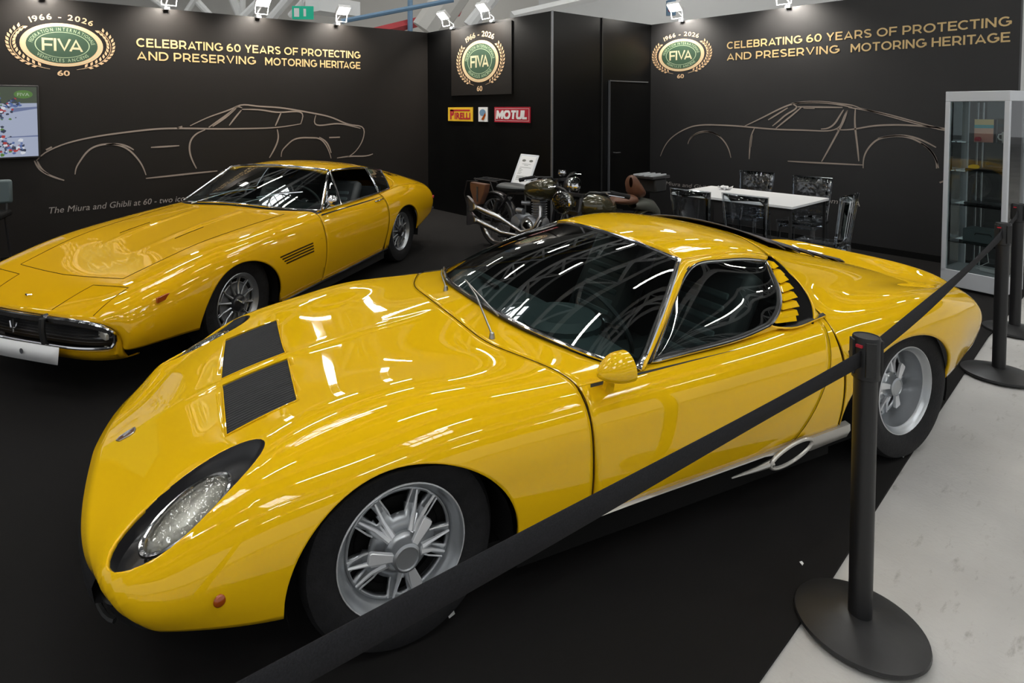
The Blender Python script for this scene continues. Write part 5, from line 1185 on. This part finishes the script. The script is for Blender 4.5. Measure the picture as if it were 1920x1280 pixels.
# mirror, wipers, inside
m0 = Vector((1.16,-.80,.87)); g = G(); g.tube([m0+Vector((-.02,.04,-.055)),m0+Vector((0,.01,-.02))],[.012,.009],8); g.lathe([(0,-.040),(.030,-.034),(.046,-.012),(.050,.006),(.046,.012),(0,.012)],20,'X',tuple(m0)); g.build('door_mirror','chrome',ghibli)
for y0,y1 in ((-.08,-.55),(.42,-.02)):
    a = Vector(GSF.xy(.80,y0))+Vector((0,0,.012)); b = Vector((.99,y0*.35+y1*.65,.935)); g = G(); g.tube([a,b],[.006,.004],6); wp = g.build('wiper_arm','steel',ghibli); g = G(); g.tube([b+Vector((-.06,.20,-.035)),b,b+Vector((.05,-.20,.018))],.0055,6); g.build('wiper_blade','steel',wp)
g = G(); g.box((-.2,0,.33),(1.1,.95,.28)); g.box((1.3,0,.20),(2.4,1.5,.10)); g.box((2.9,0,.42),(.9,.95,.40)); g.box((.6,0,.45),(.4,1.2,.45)); g.build('underbody','liner',ghibli,smooth=False)
g = G(); g.box((1.5,0,.27),(1.5,1.44,.05)); g.box((.93,0,.50),(.06,1.40,.50)); g.box((2.25,0,.55),(.06,1.36,.60)); g.box((1.5,0,.36),(1.3,.24,.20)); g.build('cabin_tub','leather',ghibli,smooth=False)
P = [[(.92,y,.80),(1.02,y,.835),(1.20,y,.835),(1.26,y,.79),(1.27,y,.55)] for y in np.linspace(-.67,.67,15)]
g = G(); g.grid(np.array(P)); g.build('dashboard','leather',ghibli,solid=.01)
for sd in (-1,1):
    g = G(); g.grid(np.array([[(x,sd*.80,z) for z in (.27,.5,.78)] for x in np.linspace(1.0,2.1,6)])); g.build('door_card','leather',ghibli)
seat(ghibli,-.36,x=1.62,z=.32); seat(ghibli,.36,x=1.62,z=.32); steering(ghibli,1.38,-.36,.80)
def wheel_b(par, loc, side, rot=.3):
    e = bpy.data.objects.new('wheel', None); COL.objects.link(e); e.parent = par; e.location = loc; e.rotation_euler = (0, rot, 0 if side < 0 else PI)
    tyre(.33,.205,.198,par=e); h = .1025; yo = -h*.80
    g = G(); g.lathe([(.2075,yo+.012),(.2085,yo-.004),(.203,yo-.008),(.196,yo+.002),(.186,yo+.010),(.183,yo+.02),(.176,yo+.03),(.172,h*.7),(.198,h*.8)],56,'Y'); g.build('rim','alloy',e)
    def pol(r,a,y): return (r*math.cos(a),y,r*math.sin(a))
    nA = 96; radii = [.05,.10,.135,.145,.172,.178]; g = G()
    vs = [pol(r,2*PI*k/nA,yo+.03+.012*math.exp(-((r-.12)/.03)**2)) for r in radii for k in range(nA)]
    g.add(vs,[(i*nA+k,i*nA+(k+1)%nA,(i+1)*nA+(k+1)%nA,(i+1)*nA+k) for i in range(5) for k in range(nA) if not (i == 3 and k % 8 not in (0,1))]); g.build('spider','alloydark',e,solid=.012,offset=0)
    g = G()
    for k in range(12):
        a = 2*PI*(k*8+1)/nA; g.tube([pol(.062,a,yo+.012),pol(.12,a,yo+.026),pol(.176,a,yo+.018)],[.010,.006,.005],6)
    g.tube([pol(.142,2*PI*k/40,yo+.030) for k in range(40)],.004,6,closed=True); g.build('spoke_rib','alloy',e)
    g = G(); g.lathe([(.172,yo+.055),(0,yo+.06)],32,'Y'); g.build('brake_disc','liner',e)
    g = G(); g.lathe([(.062,yo+.02),(.060,yo-.008),(.052,yo-.018),(.03,yo-.026),(0,yo-.027)],32,'Y'); hub = g.build('hub_cap','satin',e)
    g = G()
    for k in range(3): a = 2*PI*k/3+.6; g.tube([pol(.012,a,yo-.030),pol(.054,a,yo-.024)],[.012,.007],6)
    g.build('spinner','chrome',hub)
for (x,y) in ((0,-.70),(0,.70),(2.55,-.70),(2.55,.70)): wheel_b(ghibli,(x,y,.33),-1 if y < 0 else 1, .3+x)
for xc in (0,2.52):
    for sd in (-1,1):
        g = G(); r = .37; g.grid(np.array([[(xc+r*1.02*math.cos(t),sd*y,.31+r*.90*math.sin(t)) for y in (.48,.66,.83)] for t in np.linspace(-.25,PI+.25,20)])); g.add([(xc+r*math.cos(t),sd*.48,.31+r*math.sin(t)) for t in np.linspace(0,2*PI,20,endpoint=False)],[tuple(range(20))]); g.build('wheel_well','liner',ghibli)

# ================================================================== rope posts and belts
POSTS = [(1.321,1.839),(3.426,3.620),(4.212,4.336),(-.686,.487)]
PLAB = ['black belt post nearest the camera, on the carpet edge by the rear wheel','black belt post in the middle, on the concrete behind the yellow tail','black belt post farthest away, beside the glass showcase','black belt post outside the view at the near end of the belt']
def post(i):
    x, y = OW(*POSTS[i]); e = empty('belt_post',(x,y,0),.3*i+2.2,PLAB[i],'post','black belt posts along the aisle')
    g = G(); g.lathe([(0,0),(.178,0),(.182,.006),(.180,.016),(.150,.026),(.07,.042),(.045,.048),(0,.048)],56); g.build('base','basecap',e)
    g = G(); g.lathe([(.0325,.04),(.0325,.83)],32); g.build('pole','postblack',e)
    g = G(); g.lathe([(.0325,.815),(.038,.818),(.038,.945),(.036,.950),(.034,.950),(.033,.9475),(0,.9475)],32); h = g.build('head','postblack',e)
    for k in range(4):
        g = G(); a = k*PI/2; g.box((.0385*math.cos(a),.0385*math.sin(a),.885),(.008,.030,.11),rz=a); g.build('belt_slot','black',h,bev=.002)
    g = G(); a = math.atan2(-y,-x)-(.3*i+2.2)+(-.45); g.box((.0415*math.cos(a),.0415*math.sin(a),.925),(.008,.018,.008),rz=a); g.build('release_tab','red',h)
    return Vector((x,y,0))
PV = [post(i) for i in range(3)]+[Vector((*OW(*POSTS[3]),0))]
def belt(a, b, za, zb, sag, name, label, r=.040):
    a = Vector((a.x,a.y,0)); b = Vector((b.x,b.y,0)); d = (b-a).normalized(); a = a+d*r; b = b-d*r; g = G(); n = 24; P = []
    for k in range(n):
        t = k/(n-1); p = a.lerp(b,t); z = za+(zb-za)*t-sag*4*t*(1-t); tw = .004*math.sin(t*7)
        w = Vector((-d.y,d.x,0))*tw; P.append([p+w+Vector((0,0,z+.025)), p+Vector((0,0,z)), p-w+Vector((0,0,z-.025))])
    g.grid(np.array([[tuple(q) for q in r_] for r_ in P])); return tag(g.build(name,'strap',solid=.002,offset=0),label,'belt','black retractable belts between the posts')
POSTS3 = post(3)
belt(PV[0], PV[3], .885, .885, .004, 'barrier_belt', 'black belt stretched in front of the nearest car from the near post')
belt(PV[0], PV[1], .885, .885, .02, 'barrier_belt', 'black belt from the near post past the yellow tail to the middle post')
belt(PV[1], PV[2], .885, .885, .01, 'barrier_belt', 'short black belt between the two far posts')

# ================================================================== table and clear chairs
t = empty('meeting_table',((5.88+6.73)/2,(2.37+3.60)/2,0),0,'white rectangular table with thin dark legs by the right wall','table')
g = G(); g.box((0,0,.728),(.85,1.24,.024)); g.build('table_top','white',t,bev=.002)
for sx in (-1,1):
    for sy in (-1,1): g = G(); g.box((sx*.395,sy*.59,.358),(.022,.022,.716)); g.build('leg','black',t)
g = G(); g.box((0,0,.70),(.78,1.16,.03)); g.build('apron','black',t)
g = G(); P = [[(-.06+.022*i+.01*math.sin(j*2),-.05+.02*j,.744+.028*abs(math.sin(i*1.3+j*.9))+.012*math.cos(i*j)) for j in range(7)] for i in range(7)]; g.grid(np.array(P)); pn = tag(g.build('paper_napkin','white',solid=.0015),'crumpled white paper lying on the white table','paper'); pn.location = (6.53,3.33,0)
def chair(plain=False):
    e = empty('clear_chair',(0,0,0),0,'x','chair','clear acrylic chairs round the white table')
    g = G(); g.box((0,0,.445),(.38,.38,.03)); g.box((0,.0,.41),(.34,.34,.05)); g.build('seat','acrylicplain',e,bev=.008)
    P = []
    for k in range(7):
        z = .46+.44*k/6; w = .165+.028*k/6; y0 = .18+.05*k/6
        P.append([(x*w, y0-.03*(1-x*x)*0+.02*(1-x*x), z) for x in np.linspace(-1,1,7)])
    g = G(); g.grid(np.array(P)); b = g.build('backrest','acrylicplain' if plain else 'acrylic',e,solid=.012)
    g = G(); g.tube([(-.165,.18,.45),(-.195,.232,.905),(.195,.232,.905),(.165,.18,.45)],.0085,6); g.build('back_frame','acrylicplain',b)
    for sx in (-1,1):
        g = G(); g.tube([(sx*.165,-.165,.43),(sx*.172,-.178,0)],[.022,.014],4); g.build('leg','acrylicplain',e)
        g = G(); g.tube([(sx*.165,.170,.43),(sx*.175,.215,0)],[.022,.014],4); g.build('leg','acrylicplain',e)
    return e
c0_ = chair()
c1_ = chair(True)
CH = [(7.02-.12,3.27,-PI/2,'clear chair behind the table, next to the crumpled paper'),(7.04-.18,2.66,-PI/2,'clear chair behind the table at its right end'),(5.16+.22,2.46,PI/2,'clear chair on the near side of the table, second from its left end'),(5.10+.22,2.93,PI/2,'clear chair on the near side of the table, by its left end'),(5.86,1.93+.20,PI,'clear chair standing at the right end of the table')]
for i, (x,y,rz,lab) in enumerate(CH):
    e = c0_ if i == 0 else c1_ if i == 2 else copy_tree(c0_ if i == 1 else c1_); e.location = (x,y,0); e.rotation_euler.z = rz; e['label'] = lab

# ================================================================== glass showcase with goods
X, Y = OW(4.57,5.43); sc_ = empty('glass_showcase',(X,Y,0),math.atan2(-.39,.22)-WTH,'tall silver framed glass showcase by the right wall','showcase')
W_, D_, HH = .45,.42,1.80
g = G(); g.box((W_/2,D_/2,.10),(W_,D_,.15)); g.build('plinth','whitemetal',sc_,bev=.004)
g = G(); g.box((W_/2,D_/2,HH-.045),(W_,D_,.09)); g.build('header','whitemetal',sc_,bev=.004)
g = G(); g.box((W_/2,D_/2,.0125),(W_-.08,D_-.08,.025)); g.build('foot','black',sc_)
for (x,y) in ((.018,.018),(W_-.018,.018),(.018,D_-.018),(W_-.018,D_-.018)): g = G(); g.box((x,y,.93),(.036,.036,1.56)); g.build('corner_post','whitemetal',sc_,bev=.004)
for nm, c, d in (('front_pane',(W_/2,.012,.94),(W_-.07,.004,1.54)),('back_pane',(W_/2,D_-.012,.94),(W_-.07,.004,1.54)),('side_pane',(.012,D_/2,.94),(.004,D_-.07,1.54)),('side_pane',(W_-.012,D_/2,.94),(.004,D_-.07,1.54))):
    g = G(); g.box(c,d); g.build(nm,'panel_glass',sc_,smooth=False)
SH = [1.345,1.08,.77,.43]
for z in SH: g = G(); g.box((W_/2,D_/2,z),(W_-.06,D_-.06,.006)); g.build('shelf','panel_glass',sc_,smooth=False)
for x in (.11,.15): g = G(); g.box((x,D_-.04,.93),(.010,.010,1.54)); g.build('shelf_rail','steel',sc_)
def inc(name, label, cat, x, y, z, rz=0): 
    v = Matrix.Rotation(sc_.rotation_euler.z,3,'Z')@Vector((x,y,0)); return empty(name,(sc_.location.x+v.x,sc_.location.y+v.y,z),sc_.rotation_euler.z+rz,label,cat)
b = inc('card_stand','small upright printed card in yellow, blue and pink on the top shelf','card',.215,.20,SH[0]+.003,.15)
for z0,z1,m,nm in ((0,.07,'cardpink','pink_field'),(.07,.12,'cardpeach','peach_field'),(.12,.15,'cardblue','blue_band'),(.15,.20,'cardyellow','yellow_field')):
    if m not in MATS: mat(m, {'cardpink':(.62,.28,.22),'cardpeach':(.75,.45,.33),'cardblue':(.12,.45,.50),'cardyellow':(.75,.60,.30)}[m], .5)
    g = G(); g.box((0,0,(z0+z1)/2),(.13,.004,z1-z0)); g.build(nm,m,b,smooth=False)
g = G(); g.box((.075,.03,.10),(.015,.06,.20)); g.build('card_back','black',b)
g = G(); g.lathe([(0,.0),(.022,.004),(.026,.02),(.018,.038),(0,.042)],20,'Z',(-.02,-.035,.003)); g.build('red_top','red',inc('red_trinket','small glossy red trinket before the printed card','trinket',.215,.175,SH[0]+.003))
m_ = inc('white_mug','white mug with a handle on the top shelf','mug',.375,.22,SH[0]+.004)
g = G(); g.lathe([(0,0),(.036,.001),(.040,.01),(.040,.088),(.037,.089),(.036,.012),(0,.010)],32); g.build('mug_body','white',m_); g = G(); g.tube([(-.038,0,.07),(-.062,0,.065),(-.066,0,.04),(-.055,0,.02),(-.038,0,.018)],.006,8); g.build('handle','white',m_)
t_ = inc('plate_disc','yellow oval badge propped on the second shelf','badge',.17,.15,SH[1]+.004); g = G(); g.lathe([(0,0),(.040,.001),(.042,.006),(0,.010)],28); o = g.build('badge_face','yellowsign',t_); o.rotation_euler.x = .9; o.location.z = .03; o.scale.y = .62
for k,(z,lab) in enumerate(((SH[1],'flat dark folded cloth on the second shelf'),(SH[2],'flat dark goods lying on the third shelf'),(SH[3],'dark folded bag lying on the lowest glass shelf'))):
    h = (.02,.02,.12)[k]; e = inc(('folded_cloth','flat_case','folded_bag')[k],lab,('cloth','case','bag')[k],.26,.22,z+.004); g = G(); g.box((0,0,h/2),(.30,.20,h)); g.build('body','dashmat' if k == 2 else 'satin',e,bev=.009); g = G(); g.tube([(-.06,-.102,h*.6),(-.05,-.112,h*.75),(.05,-.112,h*.75),(.06,-.102,h*.6)],.004,6); g.build('strap','black',e)
e = inc('power_strip','white power strip with sockets on the showcase floor','power strip',.33,.16,.178,-.25); g = G(); g.box((0,0,.017),(.20,.05,.032)); g.build('case','white',e,bev=.005)
for k in range(5): g = G(); g.lathe([(.014,0),(.013,-.002),(0,-.003)],14,'Z',(-.07+.035*k,0,.0345)); g.build('socket','greygreen',e)
g = G(); g.tube([(-.10,0,.015),(-.16,.02,.006),(-.18,.08,.004),(-.12,.12,.06),(-.15,.14,.18)],.003,6); g.build('cord','white',e)

# ================================================================== information stand
X, Y = OW(.965,7.25); e = empty('information_stand',(X,Y,0),-WTH-.55,'small white information sheet on a thin pole by the dark wall','sign stand')
g = G(); g.lathe([(0,0),(.14,0),(.14,.008),(.02,.014),(0,.014)],32); g.build('base','steel',e); g = G(); g.tube([(0,0,.01),(0,0,.82)],.011,10); g.build('pole','steel',e)
R_ = Matrix.Rotation(-.62,3,'X')@Matrix.Rotation(.06,3,'Y'); g = G(); g.box((0,-.02,.90),(.25,.012,.46),R=R_); fr_ = g.build('frame','whitemetal',e,bev=.004)
def onb(x, z, h=.0065): return tuple(Vector((0,-.02,.90))+R_@Vector((x*1.06,-h,z*1.22)))
g = G(); g.add([onb(-.095,-.165),onb(.095,-.165),onb(.095,.165),onb(-.095,.165)],[(0,1,2,3)]); g.build('sheet','white',fr_,smooth=False)
g = G()
for i,(w,z) in enumerate([(.11,.07),(.05,.055),(.14,.03),(.03,.015),(.05,0),(.04,-.015),(.05,-.03),(.04,-.045),(.15,-.07),(.15,-.08),(.15,-.09),(.13,-.10),(.15,-.115)]):
    x0 = -.075 if i > 2 else -w/2; g.add([onb(x0,z,.0072),onb(x0+w,z,.0072),onb(x0+w,z+.004,.0072),onb(x0,z+.004,.0072)],[(0,1,2,3)])
for x in (-.045,.045): g.add([onb(x+.024*math.cos(a),.112+.014*math.sin(a),.0072) for a in np.linspace(0,2*PI,16,endpoint=False)],[tuple(range(16))])
g.build('printed_lines','greygreen',fr_,smooth=False)['kind'] = 'stuff'

# ================================================================== motorcycles
def bike_wheel(par, x, r=.32, name='wheel'):
    e = bpy.data.objects.new(name, None); COL.objects.link(e); e.parent = par; e.location = (x,0,r)
    g = G(); g.lathe([(r-.055,-.022),(r-.03,-.04),(r-.006,-.026),(r,0),(r-.006,.026),(r-.03,.04),(r-.055,.022)],40,'Y'); g.build('tyre','rubber',e)
    g = G(); g.lathe([(r-.05,-.024),(r-.062,-.018),(r-.066,0),(r-.062,.018),(r-.05,.024)],40,'Y'); g.build('rim','steel',e)
    g = G()
    for k in range(28):
        a = 2*PI*k/28; b = a+.35*(1 if k%2 else -1); y = .03*(1 if k%4 < 2 else -1); g.tube([(.045*math.cos(b),y,.045*math.sin(b)),((r-.062)*math.cos(a),0,(r-.062)*math.sin(a))],.0016,4,caps=False)
    g.build('spokes','steel',e)['kind'] = 'stuff'
    g = G(); g.lathe([(0,-.05),(.03,-.05),(.03,-.034),(.075,-.032),(.075,.03),(.03,.034),(.03,.05),(0,.05)],24,'Y'); g.build('hub','alloydark',e)
def guard(par, x, r, a0, a1, m, w=.055):
    g = G(); g.grid(np.array([[(x+(r+.025-.02*abs(s)**2)*math.cos(a), s*w, .32+(r+.025-.02*abs(s)**2)*math.sin(a)) for s in (-1,-.6,0,.6,1)] for a in np.linspace(a0,a1,20)])); return g.build('mudguard',m,par,solid=.003)
def blob(prof, name, m, par, n=20, sub=0):
    """prof: list of (x, halfwidth, zlow, zhigh)"""
    P = [[(x, w*math.cos(t), (zl+zh)/2+(zh-zl)/2*math.sin(t)*(1.0)) for t in [2*PI*k/n for k in range(n+1)]] for x,w,zl,zh in prof]
    g = G(); g.grid(np.array(P)); return g.build(name,m,par,merge=1e-4)
def bike(ox, oy, hx, hy, label, tank, seatm, black=True):
    X, Y = OW(ox, oy); rz = math.atan2(hy,hx)-WTH; e = empty('motorcycle',(X,Y,0),rz,label,'motorcycle')
    bike_wheel(e,0,name='rear_wheel'); bike_wheel(e,1.33,name='front_wheel'); guard(e,0,.33,.15,2.6,tank if not black else 'satin'); guard(e,1.33,.33,.5,2.5,tank if not black else 'satin')
    g = G()
    for s in (-1,1): g.tube([(0,s*.07,.32),(.42,s*.07,.36),(.50,s*.05,.28),(.92,s*.04,.30),(1.02,s*.03,.80)],.014,8); g.tube([(0,s*.07,.32),(.28,s*.06,.68),(.60,s*.05,.72),(1.02,s*.02,.86)],.013,8)
    g.tube([(1.02,0,.70),(.98,0,.90)],.03,10); g.build('frame','satin',e)
    g = G()
    for s in (-1,1): g.tube([(1.33,s*.075,.32),(1.14,s*.075,.66),(1.04,s*.07,.92)],[.018,.020,.016],10)
    g.box((1.10,0,.76),(.05,.18,.03)); g.box((1.045,0,.91),(.06,.18,.025)); g.build('fork','satin',e)
    for s in (-1,1): g = G(); g.tube([(.02,s*.10,.34),(.14,s*.10,.60)],[.026,.024],12); g.tube([(.04,s*.10,.38),(.13,s*.10,.57)],.030,10); g.build('shock_absorber','satin',e)
    g = G(); g.tube([(1.03,-.05,.93),(1.03,-.14,.99),(.97,-.30,1.00),(.86,-.37,.97)],.011,8); g.tube([(1.03,.05,.93),(1.03,.14,.99),(.97,.30,1.00),(.86,.37,.97)],.011,8); g.tube([(1.03,-.05,.93),(1.03,.05,.93)],.011,8); hbar = g.build('handlebar','satin',e); hbar.location.z = -.05
    for s in (-1,1):
        g = G(); g.tube([(.965,s*.30,1.0),(.82,s*.39,.962)],.022,10); g.build('grip','rubber',hbar); g = G(); g.tube([(.985,s*.27,1.0),(1.02,s*.33,.99),(.92,s*.41,.97)],.005,6); g.build('lever','chrome',hbar)
    g = G(); g.lathe([(0,-.09),(.05,-.085),(.082,-.04),(.090,.0),(.090,.02)],28,'X',(1.20,0,.86)); hl = g.build('headlamp','satin' if black else 'olive',e); g = G(); g.lathe([(.090,0),(.098,.006),(.098,.022),(.088,.028)],28,'X',(1.215,0,.86)); g.build('headlamp_rim','chrome',hl); g = G(); g.lathe([(.088,.0),(.05,.018),(0,.022)],28,'X',(1.235,0,.86)); g.build('headlamp_lens','lensglass',hl)
    g = G(); g.lathe([(0,.05),(.035,.045),(.042,.02),(.042,0),(.03,-.02)],20,'Z',(1.06,0,.97)); g.build('speedometer','chrome',e)
    blob([(.52,.02,.70,.78),(.55,.075,.66,.83),(.66,.115,.64,.87),(.80,.135,.65,.90),(.92,.125,.68,.91),(1.0,.06,.72,.88),(1.01,.01,.78,.82)],'fuel_tank',tank,e)
    g = G(); g.lathe([(0,.02),(.028,.018),(.032,0)],20,'Z',(.80,0,.90)); g.build('filler_cap','chrome',e)
    g = G()
    for k in range(6): g.lathe([(.075,0),(.088,.006),(.075,.012)],20,'Z',(.72,0,.47+.027*k))
    g.lathe([(.07,0),(.07,.17)],20,'Z',(.72,0,.46)); g.box((.72,0,.66),(.13,.12,.05)); g.build('engine_cylinder','alloydark',e)
    g = G(); g.lathe([(0,-.13),(.10,-.125),(.125,-.09),(.125,.09),(.10,.125),(0,.13)],28,'Y',(.66,0,.36)); g.lathe([(0,-.12),(.07,-.115),(.085,-.08),(.085,.08),(0,.12)],24,'Y',(.45,0,.38)); g.build('crankcase','alloydark',e)
    g = G(); g.lathe([(0,-.145),(.06,-.14),(.075,-.125)],24,'Y',(.66,0,.36)); g.build('timing_cover','chrome',e)
    g = G(); g.tube([(.60,-.12,.52),(.50,-.12,.52)],.035,12); g.tube([(.58,0,.60),(.50,-.06,.60)],.025,10); g.build('carburettor','alloydark',e)
    if black:
        for z,k in ((.42,0),(.26,1)):
            g = G(); g.tube([(.80,-.06,.60-.05*k),(.86,-.12,.50-.05*k),(.80,-.16,.36-.07*k),(.62,-.17,.30-.05*k),(.30,-.18,z-.02),(.05,-.185,z+.02),(-.12,-.19,z+.05)],[.020,.022,.022,.024,.026,.040,.034],12); ex = g.build('exhaust_pipe','steel',e)
            g = G(); q = []
            for x,w,h in ((-.12,.030,.028),(-.20,.022,.05),(-.30,.016,.095),(-.33,.016,.10)): q.append([(x,-.19+w*sx,z+.05+(-.12-x)*.12+h*sz) for sx,sz in ((-1,-1),(1,-1),(1,1),(-1,1),(-1,-1))])
            g.grid(np.array(q)); g.build('fishtail','steel',ex,solid=.003)
        for x in (.12,-.04): g = G(); g.box((x,-.185,.37),(.018,.012,.22)); g.build('pipe_bracket','steel',e)
        g = G(); g.tube([(.38,-.16,.22),(.26,-.20,.20)],.016,8); g.build('footrest','rubber',e)
        blob([(.10,.04,.72,.76),(.13,.12,.70,.79),(.30,.14,.70,.80),(.45,.12,.72,.79),(.60,.08,.74,.79),(.62,.02,.75,.77)],'seat','leather',e)
        g = G()
        for s in (-1,1): g.tube([(.12,s*.10,.80),(-.30,s*.11,.80),(-.34,s*.06,.80)],.008,6); g.tube([(-.28,s*.11,.80),(-.05,s*.09,.40)],.007,6)
        for x in (0,-.1,-.2,-.3): g.tube([(x,-.11,.80),(x,.11,.80)],.007,6)
        g.tube([(.12,-.10,.80),(.12,-.09,.74)],.007,6); g.build('luggage_rack','satin',e)
        g = G(); vs = [(-.27,.77),(.03,.77),(.0,.66),(-.09,.52),(-.15,.50),(-.20,.54),(-.27,.68)]; n_ = len(vs); g.add([(x,-.20,z) for x,z in vs]+[(x,-.12,z) for x,z in vs],[tuple(range(n_)),tuple(range(n_,2*n_))[::-1]]+[(i,(i+1)%n_,n_+(i+1)%n_,n_+i) for i in range(n_)]); tb = g.build('tool_bag','brown',e,smooth=False,bev=.012); g = G(); g.box((-.12,-.206,.64),(.02,.008,.18)); g.lathe([(0,-.006),(.014,-.004),(.016,0)],12,'Y',(-.12,-.208,.62)); g.build('bag_strap','leather',tb)
        g = G(); g.tube([(-.28,-.21,.40),(-.34,-.23,.62),(-.30,-.22,.78),(-.10,-.21,.80)],.008,6); g.build('guard_bar','satin',e)
        g = G(); g.lathe([(0,-.03),(.03,-.028),(.04,0)],16,'X',(-.37,0,.66)); g.build('tail_lamp','red',e)
    else:
        blob([(.20,.04,.76,.80),(.24,.10,.74,.84),(.36,.13,.75,.85),(.46,.09,.77,.83),(.52,.02,.79,.81)],'seat',seatm,e); blob([(.06,.03,.80,.84),(.09,.08,.79,.90),(.16,.10,.80,.96),(.20,.08,.84,1.02),(.22,.02,.90,1.0)],'pillion_seat',seatm,e)
        blob([(-.26,.02,.50,.58),(-.20,.06,.54,.68),(-.10,.075,.62,.76),(.05,.08,.66,.79),(.2,.05,.70,.76)],'tail_cover','greygreen',e)
        g = G(); g.tube([(.80,.06,.60),(.86,.12,.50),(.74,.16,.32),(.30,.17,.28),(-.10,.18,.30),(-.35,.185,.32)],[.018,.019,.02,.03,.036,.03],12); g.build('exhaust_pipe','chrome',e)
        g = G(); g.box((-.10,.0,.985),(.30,.26,.025)); g.build('rack_plate','satin',e,bev=.004)
        for y in (-.09,-.03,.03,.09): g = G(); g.box((-.10,y,1.003),(.27,.018,.012)); g.build('rack_bar','whitemetal',e)
        g = G(); g.box((-.13,0,.90),(.20,.22,.14)); g.build('luggage_case','black',e,bev=.02)
    # side stand keeps it upright
    g = G(); g.tube([(.48,.10 if black else -.10,.26),(.42,.24 if black else -.24,.012)],[.010,.014],8); g.build('side_stand','satin',e)
    return e
bike(.60,7.08,.76,-1.06,'black vintage motorcycle with two fishtail exhausts and brown tool bag','olive','leather')
bike(1.94,5.80,-1.0,-.80,'olive green motorcycle with brown saddles behind the yellow roof','olive','brown',False)

# ================================================================== small things
X, Y = OW(-4.42,5.60); e = empty('low_back_stool',(X,Y,0),-.3,'dark stool with a rounded low back at the left edge, beyond the bonnet','stool')
g = G(); g.box((0,.16,.87),(.40,.05,.235)); g.build('backrest','dashmat',e,bev=.024); g = G(); g.box((0,0,.66),(.38,.36,.06)); g.build('seat','liner',e,bev=.02)
for sx in (-1,1): g = G(); g.tube([(sx*.15,.17,.80),(sx*.15,.15,.64)],.010,6); g.build('back_stay','satin',e)
for sx in (-1,1):
    for sy in (-1,1): g = G(); g.tube([(sx*.14,sy*.13,.64),(sx*.18,sy*.17,0)],.011,6); g.build('leg','satin',e)
for (u,v,s,lab) in ((845,1152,.010,'scrap of white paper on the carpet under the belt'),(1503,1057,.006,'tiny pale crumb on the carpet left of the near post base'),(1690,853,.014,'small torn label on the carpet at the rear tyre')):
    d = Rm.T@np.array([(u-837.32)/1110.36,(v-246.07)/1110.36,1.0]); t_ = -EYE/d[2]; x, y = OW(d[0]*t_, d[1]*t_)
    g = G(); g.add([(-s*1.4,-s,.001),(s*1.2,-s*.8,.001),(s*1.6,s*.5,.004),(0,s*1.3,.003),(-s,s*.6,.006)],[(0,1,2,3,4)]); o = tag(g.build('paper_scrap','white',solid=.0006,smooth=False),lab,'litter'); o.location = (x,y,.001)
